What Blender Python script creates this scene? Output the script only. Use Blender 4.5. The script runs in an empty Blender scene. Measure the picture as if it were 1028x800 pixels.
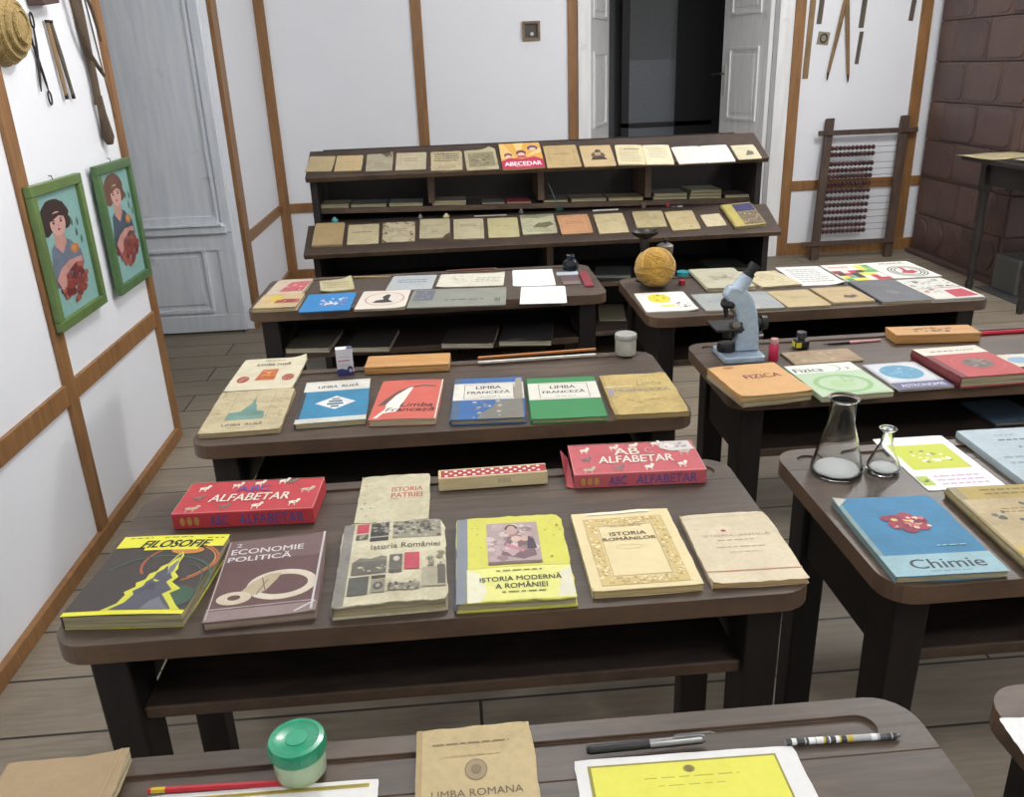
import bpy, bmesh, math, random
from mathutils import Vector, Matrix
PI = math.pi
rnd = random.Random(7)
SC = bpy.context.scene
COL = SC.collection

# ------------------------------------------------------------------ camera, light, exposure
cam = bpy.data.objects.new('camera', bpy.data.cameras.new('camera'))
COL.objects.link(cam)
cam.data.sensor_fit = 'HORIZONTAL'; cam.data.sensor_width = 36.0
cam.data.lens = 853.53 / 1028 * 36.0
cam.data.clip_start = 0.02
_r = Vector((0.99647, -0.07627, -0.03505)); _f = Vector((0.05829, 0.92925, -0.36484)); _u = _r.cross(_f); 
cam.matrix_world = Matrix(((_r.x, _u.x, -_f.x, 0), (_r.y, _u.y, -_f.y, 0), (_r.z, _u.z, -_f.z, 1.45), (0, 0, 0, 1)))
SC.camera = cam
SC.view_settings.view_transform = 'Standard'
SC.view_settings.look = 'None'
SC.view_settings.exposure = 0.12
SC.view_settings.gamma = 1.0
SC.view_settings.use_curve_mapping = False
W = bpy.data.worlds.new('world'); SC.world = W; W.use_nodes = True
W.node_tree.nodes['Background'].inputs[0].default_value = (0.75, 0.85, 1, 1)
W.node_tree.nodes['Background'].inputs[1].default_value = 0.3
def area(name, loc, sx, sy, power, col=(1.0, 0.985, 0.965)):
    l = bpy.data.lights.new(name, 'AREA'); l.shape = 'RECTANGLE'; l.size = sx; l.size_y = sy; l.energy = power; l.color = col
    o = bpy.data.objects.new(name, l); o.location = loc; COL.objects.link(o); return o
def bulb(name, loc, power, col=(1.0, 0.985, 0.965)):
    l = bpy.data.lights.new(name, 'POINT'); l.shadow_soft_size = .14; l.energy = power; l.color = col
    o = bpy.data.objects.new(name, l); o.location = loc; COL.objects.link(o); return o
LAMPS = [((2.4, 3.7, 2.62), 94), ((0.1, 2.5, 2.62), 60), ((1.2, -0.3, 2.62), 46)]
for lp, pw in LAMPS:
    bulb('ceiling_light', lp, pw)

# ------------------------------------------------------------------ materials
def lin(c):
    out = []
    for v in c:
        v = max(0, min(255, v)) / 255
        out.append(v / 12.92 if v <= 0.04045 else ((v + 0.055) / 1.055) ** 2.4)
    return tuple(out) + (1,)
MC = {}
def new_mat(name):
    m = bpy.data.materials.new(name); m.use_nodes = True
    nt = m.node_tree; b = nt.nodes['Principled BSDF']
    return m, nt, b
def N(nt, t, **kw):
    n = nt.nodes.new(t)
    for k, v in kw.items(): setattr(n, k, v)
    return n
def ramp(nt, fac, stops):
    r = N(nt, 'ShaderNodeValToRGB'); e = r.color_ramp.elements
    while len(e) < len(stops): e.new(0.5)
    for i, (p, c) in enumerate(stops): e[i].position = p; e[i].color = c
    nt.links.new(fac, r.inputs[0]); return r.outputs[0]
def coords(nt, scale=(1, 1, 1), kind='Object'):
    t = N(nt, 'ShaderNodeTexCoord'); m = N(nt, 'ShaderNodeMapping'); m.inputs['Scale'].default_value = scale
    nt.links.new(t.outputs[kind], m.inputs[0]); return m.outputs[0]
def noise(nt, vec, scale, detail=4, rough=.55, dist=0):
    n = N(nt, 'ShaderNodeTexNoise'); n.inputs['Scale'].default_value = scale; n.inputs['Detail'].default_value = detail
    n.inputs['Roughness'].default_value = rough; n.inputs['Distortion'].default_value = dist
    nt.links.new(vec, n.inputs['Vector']); return n.outputs['Fac']
def mixc(nt, fac, a, b, mode='MIX'):
    m = N(nt, 'ShaderNodeMix', data_type='RGBA', blend_type=mode)
    for s, v in ((m.inputs['Factor'], fac), (m.inputs['A'], a), (m.inputs['B'], b)):
        if isinstance(v, (tuple, float, int)): s.default_value = v
        else: nt.links.new(v, s)
    return m.outputs['Result']
def bump(nt, b, h, strength=.2, dist=.002):
    n = N(nt, 'ShaderNodeBump'); n.inputs['Strength'].default_value = strength; n.inputs['Distance'].default_value = dist
    nt.links.new(h, n.inputs['Height']); nt.links.new(n.outputs[0], b.inputs['Normal'])

def plain(rgb, rough=.6, metal=0, coat=0):
    k = ('pl', tuple(rgb), rough, metal, coat)
    if k in MC: return MC[k]
    m, nt, b = new_mat('paint_%d_%d_%d' % tuple(rgb)); MC[k] = m
    c = lin(rgb); d = tuple(x * .86 for x in c[:3]) + (1,)
    v = coords(nt); f = noise(nt, v, 60, 3)
    nt.links.new(ramp(nt, f, [(.35, d), (.65, c)]), b.inputs['Base Color'])
    b.inputs['Roughness'].default_value = rough; b.inputs['Metallic'].default_value = metal
    b.inputs['Coat Weight'].default_value = coat
    return m
def paper(rgb, wear=.3, rough=.62, stain=None):
    """printed or bare paper, with blotches that belong to the sheet itself"""
    k = ('pa', tuple(rgb), wear, rough, stain)
    if k in MC: return MC[k]
    m, nt, b = new_mat('paper_%d_%d_%d' % tuple(rgb)); MC[k] = m
    gy = .3 * rgb[0] + .59 * rgb[1] + .11 * rgb[2]; rgb = tuple((v + (gy - v) * .14) * .965 for v in rgb)
    c = lin(rgb); s = lin(stain) if stain else lin((rgb[0] * .66, rgb[1] * .60, rgb[2] * .5))
    v = coords(nt)
    oi = N(nt, 'ShaderNodeObjectInfo'); ad = N(nt, 'ShaderNodeVectorMath', operation='MULTIPLY_ADD')
    cm = N(nt, 'ShaderNodeCombineXYZ'); nt.links.new(oi.outputs['Random'], cm.inputs[0]); nt.links.new(oi.outputs['Random'], cm.inputs[1])
    ad.inputs[1].default_value = (1, 1, 1); nt.links.new(v, ad.inputs[0]); nt.links.new(cm.outputs[0], ad.inputs[2])
    f = noise(nt, ad.outputs[0], 14, 6, .65, .6)
    g = noise(nt, ad.outputs[0], 120, 3)
    fac = ramp(nt, f, [(.42, (0, 0, 0, 1)), (.78, (wear, wear, wear, 1))])
    c1 = mixc(nt, fac, c, s)
    gr = ramp(nt, g, [(.3, (1 - .25 * wear,) * 3 + (1,)), (.6, (1, 1, 1, 1))])
    c2 = mixc(nt, 1.0, c1, gr, 'MULTIPLY')
    nt.links.new(c2, b.inputs['Base Color']); b.inputs['Roughness'].default_value = rough
    bump(nt, b, f, .15, .002)
    return m
def pages(rgb=(196, 180, 140)):
    k = ('pg', tuple(rgb))
    if k in MC: return MC[k]
    m, nt, b = new_mat('page_edges'); MC[k] = m
    v = coords(nt, (8, 8, 900)); f = noise(nt, v, 1, 2)
    nt.links.new(ramp(nt, f, [(.35, lin([x * .62 for x in rgb])), (.6, lin(rgb))]), b.inputs['Base Color'])
    b.inputs['Roughness'].default_value = .8
    return m
def wood(name, dark, light, scale=(1.2, 14, 14), rough=.5, wear=None, wearamt=.5, edge=None):
    m, nt, b = new_mat(name)
    v = coords(nt, scale); f = noise(nt, v, 3, 6, .6, .8)
    c = ramp(nt, f, [(.3, lin(dark)), (.7, lin(light))])
    if wear:
        v2 = coords(nt, (1, 2.2, 2)); g = noise(nt, v2, 5, 8, .7, .4)
        c = mixc(nt, ramp(nt, g, [(.5, (0, 0, 0, 1)), (.72, (wearamt,) * 3 + (1,))]), c, lin(wear))
    if edge:   # bare worn wood along the rounded edges
        gn = N(nt, 'ShaderNodeNewGeometry'); sx = N(nt, 'ShaderNodeSeparateXYZ'); nt.links.new(gn.outputs['Normal'], sx.inputs[0])
        e1 = ramp(nt, sx.outputs['Z'], [(.80, (.75, .75, .75, 1)), (.985, (0, 0, 0, 1))]); e2 = ramp(nt, noise(nt, coords(nt), 9, 6, .7), [(.35, (.25, .25, .25, 1)), (.6, (1, 1, 1, 1))])
        c = mixc(nt, mixc(nt, 1.0, e1, e2, 'MULTIPLY'), c, lin(edge))
    nt.links.new(c, b.inputs['Base Color'])
    b.inputs['Roughness'].default_value = rough
    bump(nt, b, f, .25, .001)
    return m
M = {}
M['desk_top'] = wood('desk_wood', (60, 49, 41), (82, 69, 58), (2, 26, 26), .45, (112, 92, 76), .5, (112, 86, 64))
M['desk_dark'] = wood('dark_stained_wood', (22, 17, 15), (36, 28, 24), (14, 14, 1.5), .6)
M['shelf_dark'] = wood('dark_shelf_wood', (40, 32, 28), (58, 47, 42), (2, 20, 20), .6, (96, 78, 62), .35, (104, 82, 62))
M['trim'] = wood('orange_trim_wood', (124, 86, 50), (156, 114, 70), (9, 9, 1.2), .5)
M['honey'] = wood('honey_wood', (172, 124, 68), (198, 150, 92), (2, 20, 20), .4)
M['ruler'] = wood('old_ruler_wood', (120, 96, 66), (158, 130, 92), (10, 10, 2), .6)
M['ruler_dark'] = wood('weathered_grey_wood', (78, 70, 60), (112, 102, 90), (10, 10, 2), .7)
M['branch'] = wood('bare_branch_wood', (66, 54, 42), (104, 88, 70), (12, 12, 2), .8)
M['abacus'] = wood('abacus_wood', (58, 44, 36), (88, 68, 56), (10, 10, 2), .6)

def mat_wall():
    m, nt, b = new_mat('white_painted_board'); v = coords(nt)
    f = noise(nt, v, 1.6, 6, .6); g = noise(nt, v, 16, 8, .75)
    c = mixc(nt, ramp(nt, f, [(.35, (0, 0, 0, 1)), (.7, (1, 1, 1, 1))]), lin((236, 238, 243)), lin((240, 242, 246)))
    c = mixc(nt, ramp(nt, g, [(.7, (0, 0, 0, 1)), (.82, (.6, .6, .6, 1))]), c, lin((190, 184, 176)))
    nt.links.new(c, b.inputs['Base Color']); b.inputs['Roughness'].default_value = .55
    bump(nt, b, g, .05, .002); return m
M['wall'] = mat_wall()
def mat_floor():
    m, nt, b = new_mat('worn_floor_boards'); v = coords(nt)
    br = N(nt, 'ShaderNodeTexBrick'); nt.links.new(v, br.inputs['Vector'])
    br.inputs['Color1'].default_value = lin((152, 141, 124)); br.inputs['Color2'].default_value = lin((137, 126, 110)); br.inputs['Mortar'].default_value = lin((40, 36, 32))
    br.inputs['Scale'].default_value = 1; br.inputs['Mortar Size'].default_value = .004; br.inputs['Brick Width'].default_value = 2.6; br.inputs['Row Height'].default_value = .21
    g = noise(nt, coords(nt, (2, 20, 1)), 2.5, 8, .65, .5); g2 = noise(nt, v, 2.2, 6, .6)
    c = mixc(nt, 1.0, br.outputs['Color'], ramp(nt, g, [(.3, (.72, .72, .72, 1)), (.7, (1.1, 1.08, 1.05, 1))]), 'MULTIPLY')
    c = mixc(nt, ramp(nt, g2, [(.5, (0, 0, 0, 1)), (.7, (.5, .5, .5, 1))]), c, lin((108, 97, 83)))
    nt.links.new(c, b.inputs['Base Color']); b.inputs['Roughness'].default_value = .55
    bump(nt, b, g, .2, .002); return m
M['floor'] = mat_floor()
def mat_door(name, a, bcol):
    m, nt, b = new_mat(name); f = noise(nt, coords(nt, (14, 14, 1.2)), 2, 6, .6); g = noise(nt, coords(nt), 5, 6, .7)
    c = mixc(nt, ramp(nt, f, [(.35, (0, 0, 0, 1)), (.65, (1, 1, 1, 1))]), lin(a), lin(bcol))
    c = mixc(nt, ramp(nt, g, [(.62, (0, 0, 0, 1)), (.75, (.5, .5, .5, 1))]), c, lin((160, 152, 142)))
    nt.links.new(c, b.inputs['Base Color']); b.inputs['Roughness'].default_value = .4; bump(nt, b, f, .1, .002); return m
M['door_blue'] = mat_door('streaky_blue_white_paint', (222, 229, 238), (238, 242, 247))
M['door_white'] = mat_door('old_white_gloss_paint', (226, 226, 226), (240, 240, 239))
def mat_tile():
    m, nt, b = new_mat('brown_glazed_tile'); gi = N(nt, 'ShaderNodeNewGeometry')
    f = noise(nt, coords(nt), 6, 6, .65, .5)
    c1 = ramp(nt, gi.outputs['Random Per Island'], [(0, lin((70, 54, 53))), (.5, lin((88, 69, 66))), (1, lin((82, 66, 66)))])
    c = mixc(nt, ramp(nt, f, [(.4, (0, 0, 0, 1)), (.75, (.8, .8, .8, 1))]), c1, lin((106, 80, 68)))
    nt.links.new(c, b.inputs['Base Color']); b.inputs['Roughness'].default_value = .4; return m
M['tile'] = mat_tile()
def mat_glass(name, tint=(1, 1, 1), rough=0.02):
    m, nt, b = new_mat(name); b.inputs['Base Color'].default_value = tint + (1,); b.inputs['Transmission Weight'].default_value = 1
    b.inputs['Roughness'].default_value = rough; b.inputs['IOR'].default_value = 1.36; return m
M['glass'] = mat_glass('clear_lab_glass', (.97, .99, .98))
M['glass_blue'] = mat_glass('smoky_blue_glass', (.22, .32, .42), .05)
M['glass_dark'] = mat_glass('dark_bottle_glass', (.10, .12, .10), .05)
def mat_straw():
    m, nt, b = new_mat('woven_straw'); f = noise(nt, coords(nt, (1, 2.5, 1)), 70, 4, .7, 1.5)
    nt.links.new(ramp(nt, f, [(.3, lin((120, 96, 52))), (.6, lin((196, 170, 112))), (.75, lin((222, 202, 150)))]), b.inputs['Base Color'])
    b.inputs['Roughness'].default_value = .8; bump(nt, b, f, .9, .006); return m
M['straw'] = mat_straw()
def mat_yarn():
    m, nt, b = new_mat('ochre_wool'); f = noise(nt, coords(nt, (1, 1, 3)), 60, 3, .6)
    gi = N(nt, 'ShaderNodeNewGeometry')
    c1 = ramp(nt, gi.outputs['Random Per Island'], [(0, lin((146, 108, 34))), (.5, lin((182, 140, 52))), (1, lin((206, 166, 76)))])
    nt.links.new(mixc(nt, 1.0, c1, ramp(nt, f, [(.3, (.85, .85, .85, 1)), (.7, (1, 1, 1, 1))]), 'MULTIPLY'), b.inputs['Base Color'])
    b.inputs['Roughness'].default_value = .9; b.inputs['Sheen Weight'].default_value = .3; bump(nt, b, f, .12, .0006); return m
M['yarn'] = mat_yarn()
M['steel'] = plain((150, 150, 150), .3, 1); M['iron'] = plain((60, 56, 54), .45, .8); M['black'] = plain((24, 24, 25), .35)
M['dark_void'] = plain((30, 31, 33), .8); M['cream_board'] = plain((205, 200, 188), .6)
M['enamel'] = plain((168, 186, 202), .25, 0, .6)

# ------------------------------------------------------------------ mesh helpers
class G:
    """collects geometry of ONE mesh object"""
    def __init__(s): s.v = []; s.f = []; s.m = []; s.mats = []; s.M = Matrix()
    def mi(s, m):
        if m not in s.mats: s.mats.append(m)
        return s.mats.index(m)
    def add(s, vs, fs, m):
        b = len(s.v); i = s.mi(m)
        s.v += [tuple(s.M @ Vector(p)) for p in vs]
        s.f += [[b + k for k in f] for f in fs]; s.m += [i] * len(fs)
    def box(s, x0, y0, z0, x1, y1, z1, m):
        s.add([(x0, y0, z0), (x1, y0, z0), (x1, y1, z0), (x0, y1, z0), (x0, y0, z1), (x1, y0, z1), (x1, y1, z1), (x0, y1, z1)],
              [(0, 3, 2, 1), (4, 5, 6, 7), (0, 1, 5, 4), (1, 2, 6, 5), (2, 3, 7, 6), (3, 0, 4, 7)], m)
    def prism(s, pts, z0, z1, m, axis='z'):
        def c(p, z): return (p[0], p[1], z) if axis == 'z' else ((p[0], z, p[1]) if axis == 'y' else (z, p[0], p[1]))
        n = len(pts)
        s.add([c(p, z0) for p in pts] + [c(p, z1) for p in pts],
              [list(range(n))[::-1], list(range(n, 2 * n))] + [(i, (i + 1) % n, n + (i + 1) % n, n + i) for i in range(n)], m)
    def lathe(s, prof, m, n=28, c=(0, 0, 0)):
        """prof: (r, z) pairs, closed onto the axis where r = 0"""
        vs = []; fs = []; rings = []
        for r_, z in prof:
            if r_ < 1e-6: rings.append([len(vs)]); vs.append((c[0], c[1], c[2] + z))
            else:
                rings.append(list(range(len(vs), len(vs) + n)))
                vs += [(c[0] + r_ * math.cos(2 * PI * k / n), c[1] + r_ * math.sin(2 * PI * k / n), c[2] + z) for k in range(n)]
        for a, b in zip(rings, rings[1:]):
            for k in range(n):
                q = [a[k % len(a)], a[(k + 1) % len(a)], b[(k + 1) % len(b)], b[k % len(b)]]
                q2 = []
                for i in q:
                    if i not in q2: q2.append(i)
                if len(q2) > 2: fs.append(q2)
        s.add(vs, fs, m)
    def tube(s, pts, r_, m, n=8, cap=True, flat=1.0):
        pts = [Vector(p) for p in pts]; rs = r_ if isinstance(r_, (list, tuple)) else [r_] * len(pts)
        vs = []; up = None
        for i, p in enumerate(pts):
            t = (pts[min(i + 1, len(pts) - 1)] - pts[max(i - 1, 0)]).normalized()
            if up is None: up = Vector((0, 0, 1)) if abs(t.z) < .9 else Vector((0, 1, 0))
            a = t.cross(up).normalized(); up = a.cross(t).normalized()
            vs += [tuple(p + a * rs[i] * math.cos(2 * PI * k / n) + up * rs[i] * flat * math.sin(2 * PI * k / n)) for k in range(n)]
        fs = [(i * n + k, i * n + (k + 1) % n, (i + 1) * n + (k + 1) % n, (i + 1) * n + k) for i in range(len(pts) - 1) for k in range(n)]
        if cap: fs += [list(range(n))[::-1], list(range((len(pts) - 1) * n, len(pts) * n))]
        s.add(vs, fs, m)
    def ball(s, c, r_, m, n=12, sc=(1, 1, 1)):
        vs = [(c[0], c[1], c[2] - r_ * sc[2])]; k2 = n // 2
        for i in range(1, k2):
            a = PI * i / k2 - PI / 2
            vs += [(c[0] + r_ * sc[0] * math.cos(a) * math.cos(2 * PI * k / n), c[1] + r_ * sc[1] * math.cos(a) * math.sin(2 * PI * k / n), c[2] + r_ * sc[2] * math.sin(a)) for k in range(n)]
        vs.append((c[0], c[1], c[2] + r_ * sc[2])); fs = [(0, 1 + (k + 1) % n, 1 + k) for k in range(n)]
        for i in range(k2 - 2): fs += [(1 + i * n + k, 1 + i * n + (k + 1) % n, 1 + (i + 1) * n + (k + 1) % n, 1 + (i + 1) * n + k) for k in range(n)]
        L = len(vs) - 1; fs += [(L, L - n + k, L - n + (k + 1) % n) for k in range(n)]
        s.add(vs, fs, m)
    def obj(s, name, parent=None, loc=None, rot=None, bevel=0, smooth=None, fix=True):
        me = bpy.data.meshes.new(name); me.from_pydata(s.v, [], s.f)
        for m in s.mats: me.materials.append(m)
        for p, i in zip(me.polygons, s.m): p.material_index = i
        if fix:
            bm = bmesh.new(); bm.from_mesh(me); bmesh.ops.recalc_face_normals(bm, faces=bm.faces); bm.to_mesh(me); bm.free()
        if smooth:
            for p in me.polygons: p.use_smooth = True
            me.set_sharp_from_angle(angle=math.radians(smooth))
        o = bpy.data.objects.new(name, me); COL.objects.link(o)
        if parent: o.parent = parent
        if loc is not None: o.location = loc
        if rot is not None: o.rotation_euler = rot
        if bevel:
            b = o.modifiers.new('bevel', 'BEVEL'); b.width = bevel; b.segments = 2; b.limit_method = 'ANGLE'; b.angle_limit = math.radians(40)
        return o
def tag(o, label, cat, group=None, kind=None):
    o['label'] = label; o['category'] = cat
    if group: o['group'] = group
    if kind: o['kind'] = kind
    return o
def thing(name, label, cat, loc=(0, 0, 0), rot=(0, 0, 0), group=None):
    o = bpy.data.objects.new(name, None); COL.objects.link(o); o.location = loc; o.rotation_euler = rot; o.empty_display_size = .05
    return tag(o, label, cat, group)
def struct(o): o['kind'] = 'structure'; return o
def sbox(name, x0, y0, z0, x1, y1, z1, m, bevel=0, parent=None):
    g = G(); g.box(x0, y0, z0, x1, y1, z1, m); o = g.obj(name, parent, bevel=bevel)
    return o if parent else struct(o)
def at(o, label): o['label'] = label; return o

# ------------------------------------------------------------------ the room
YB = 6.40; XL = -1.24
sbox('floor', -3.0, -1.8, -.06, 4.5, 8.6, 0, M['floor'])
sbox('ceiling', -1.34, -1.8, 3.0, 4.5, 6.5, 3.1, M['wall'])
sbox('wall_left', XL - .12, -1.8, 0, XL, 3.50, 3.0, M['wall'])
sbox('wall_left_far', XL - .12, 5.13, 0, XL, YB + .1, 3.0, M['wall'])
sbox('wall_left_lintel', XL - .12, 3.50, 2.35, XL, 5.13, 3.0, M['wall'])
sbox('wall_back', XL, YB, 0, .955, YB + .1, 3.0, M['wall'])
sbox('wall_back_right', 2.49, YB, 0, 4.5, YB + .1, 3.0, M['wall'])
sbox('wall_back_lintel', .955, YB, 2.35, 2.49, YB + .1, 3.0, M['wall'])
sbox('wall_right', 4.4, -1.8, 0, 4.5, YB, 3.0, M['wall'])
sbox('wall_near', XL, -1.9, 0, 4.4, -1.8, 3.0, M['wall'])
# vestibule behind the left opening and the dark hall behind the back doorway
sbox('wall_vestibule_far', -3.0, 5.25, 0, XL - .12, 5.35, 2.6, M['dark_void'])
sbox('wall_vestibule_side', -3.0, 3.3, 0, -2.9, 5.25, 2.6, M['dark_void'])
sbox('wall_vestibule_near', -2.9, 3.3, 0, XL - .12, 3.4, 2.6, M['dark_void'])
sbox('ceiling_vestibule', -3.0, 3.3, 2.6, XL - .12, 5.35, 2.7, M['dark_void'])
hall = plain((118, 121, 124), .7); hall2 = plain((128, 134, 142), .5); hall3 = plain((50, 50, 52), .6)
sbox('wall_hall_far', .3, 8.5, 0, 3.6, 8.6, 2.6, hall)
sbox('wall_hall_left', .2, YB + .1, 0, .3, 8.6, 2.6, hall)
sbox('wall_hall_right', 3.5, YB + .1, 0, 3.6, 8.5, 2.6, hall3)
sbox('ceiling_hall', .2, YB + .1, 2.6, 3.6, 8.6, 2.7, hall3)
# dark partition seen through the doorway: frame and two panes
g = G()
X0, X1, YP = (1.6493,8.3,1.1143)[0], (2.1592,8.3,1.095)[0] + .35, 8.3
g.box(X0, YP, 0, X0 + .07, YP + .06, 2.6, hall3); g.box(X1 - .35, YP, 0, X1 + .3, YP + .06, 2.6, hall3)
g.box(X0, YP, .60, X1, YP + .06, .66, hall3); g.box(X0, YP, .86, X1, YP + .05, .90, hall3)
g.box(X0 + .07, YP + .02, 0, X1 - .3, YP + .04, .60, hall2); g.box(X0 + .07, YP + .02, .66, X1 - .3, YP + .04, 1.45, hall2); g.box(X0 + .07, YP + .02, 1.45, X1 - .3, YP + .04, 2.6, hall)
struct(g.obj('door_3'))
# orange wood battens
tn = [0]
def trim(x0, y0, z0, x1, y1, z1, m=None, name=None):
    tn[0] += 1
    e = .0007 * (tn[0] % 5)
    if x0 <= XL: x1 += e
    if y1 >= YB: y0 -= e
    return sbox(name or 'trim_%d' % tn[0], x0, y0, z0, x1, y1, z1, m or M['trim'], bevel=.002)
T_ = .014
trim(XL, 2.58, .03, XL + T_, 2.645, 3.0)
trim(XL, -.3, .12, XL + T_, -.235, 3.0)
trim(XL, 1.12, .12, XL + T_, 1.185, 3.0)
trim(XL, 3.455, 0, XL + T_, 3.50, 3.0)
trim(XL, -1.8, .505, XL + T_, 3.455, .57)
trim(XL, -1.8, .0, XL + .02, 3.455, .05, name='baseboard_left')
trim(XL - .005, 5.13, 0, XL + .02, 5.26, 3.0)
trim(XL, 5.26, .50, XL + T_, YB, .565)
trim(XL, 5.26, 0, XL + .02, YB, .08, name='baseboard_left_far')
trim(XL, YB - .02, 0, XL + .07, YB, 3.0)
trim(-.195, YB - T_, .08, -.12, YB, 3.0)
trim(.885, YB - T_, 0, .955, YB, 3.0)
trim(XL + .07, YB - T_, .50, .885, YB, .565)
trim(XL + .07, YB - .02, 0, .885, YB, .08, name='baseboard_back')
trim(2.495, YB - .02, 0, 2.575, YB, 3.0)
trim(3.42, YB - .02, 0, 3.50, YB, 3.0)
trim(2.575, YB - T_, .49, 3.42, YB, .56)
trim(3.50, YB - T_, .49, 4.4, YB, .56)
trim(2.575, YB - .02, 0, 4.4, YB, .09, name='baseboard_back_right')
# white door casing of the back doorway
trim(.955, YB - .03, 0, 1.045, YB + .1, 2.35, M['door_white']); trim(2.385, YB - .03, 0, 2.49, YB + .1, 2.35, M['door_white']); trim(.955, YB - .03, 2.27, 2.49, YB + .1, 2.35, M['door_white'])

def door_leaf(name, w, h, panels, m, loc, rz, handle=None, t=.035):
    """leaf in its own x-z plane from x=0; panels = (x0,z0,x1,z1) each a raised field with a moulding"""
    g = G(); g.box(0, 0, .01, w, t, h, m)
    for side in (-1, 1):
        y = 0 if side < 0 else t
        for (a, b, c, d) in panels:
            for (p, q, r_, s_) in ((a, b, c, b + .022), (a, d - .022, c, d), (a, b + .022, a + .022, d - .022), (c - .022, b + .022, c, d - .022)):
                g.box(p, min(y, y + side * .012), q, r_, max(y, y + side * .012), s_, m)
            g.box(a + .055, min(y, y + side * .007), b + .055, c - .055, max(y, y + side * .007), d - .055, m)
    o = struct(g.obj(name, None, loc, (0, 0, rz), bevel=.002))
    if handle:
        hx, hz, sg = handle
        k = G()
        for y, sd in ((0, -1), (t, 1)):
            k.box(hx - .018, min(y, y + sd * .006), hz - .12, hx + .018, max(y, y + sd * .006), hz + .10, plain((206, 206, 202), .35))
            k.tube([(hx, y, hz + .04), (hx, y + sd * .045, hz + .04), (hx + sg * .02, y + sd * .05, hz + .04), (hx + sg * .11, y + sd * .05, hz + .035)], .008, M['steel'])
        k.obj('door_handle', o, smooth=40)
    return o
WD = M['door_white']
pn = [(.11, .20, .52, .86), (.11, .99, .52, 1.52), (.11, 1.74, .52, 2.18)]
door_leaf('door_1', .63, 2.25, pn, WD, (1.05, YB + .06, 0), math.radians(67))
door_leaf('door_2', .63, 2.25, pn, WD, (2.38, YB + .06, 0), math.radians(180 - 77), handle=(.585, 1.29, 1))
# blue-white door standing open behind the left wall
g = G(); DB = M['door_blue']
xa, xb = -1.275, -2.05; yd = 5.08
g.box(xb, yd, .012, xa, yd + .04, 2.3, DB)
g.box(xb + .001, yd - .03, .601, xa - .03, yd, .645, DB); g.box(xb + .01, yd - .042, .645, xa - .045, yd, .657, DB)
def fr(x0, z0, x1, z1, w_, t_):
    for q in ((x0, z0, x1, z0 + w_), (x0, z1 - w_, x1, z1), (x0, z0 + w_, x0 + w_, z1 - w_), (x1 - w_, z0 + w_, x1, z1 - w_)): g.box(q[0], yd - t_, q[1], q[2], yd, q[3], DB)
fr(xb, .012, xa, .60, .10, .010); fr(xb + .20, .13, xa - .17, .52, .022, .016); g.box(xb + .25, yd - .008, .18, xa - .22, yd, .47, DB)
g.box(xa - .055, yd - .014, .605, xa, yd, 2.299, DB); g.box(xa - .085, yd - .008, .65, xa - .068, yd, 2.3, DB); g.box(xb + .002, yd - .013, .657, xa - .09, yd, .70, DB)
struct(g.obj('door_4', bevel=.003))
# ceiling lamps
for lp, pw in LAMPS:
    t = thing('ceiling_lamp', 'ceiling lamp with short cord over the %s' % ('yarn desk' if lp[1] > 3.5 else 'middle desks' if lp[1] > 1 else 'front desk'), 'lamp', (lp[0], lp[1], 3.0), group=None)
    sbox('lamp_casing', -.12, -.12, -.05, .12, .12, 0, plain((220, 220, 218), .5), .01, t); gl = G(); gl.tube([(0, 0, -.05), (0, 0, -.22)], .008, M['black']); gl.obj('lamp_cord', t)
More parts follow.
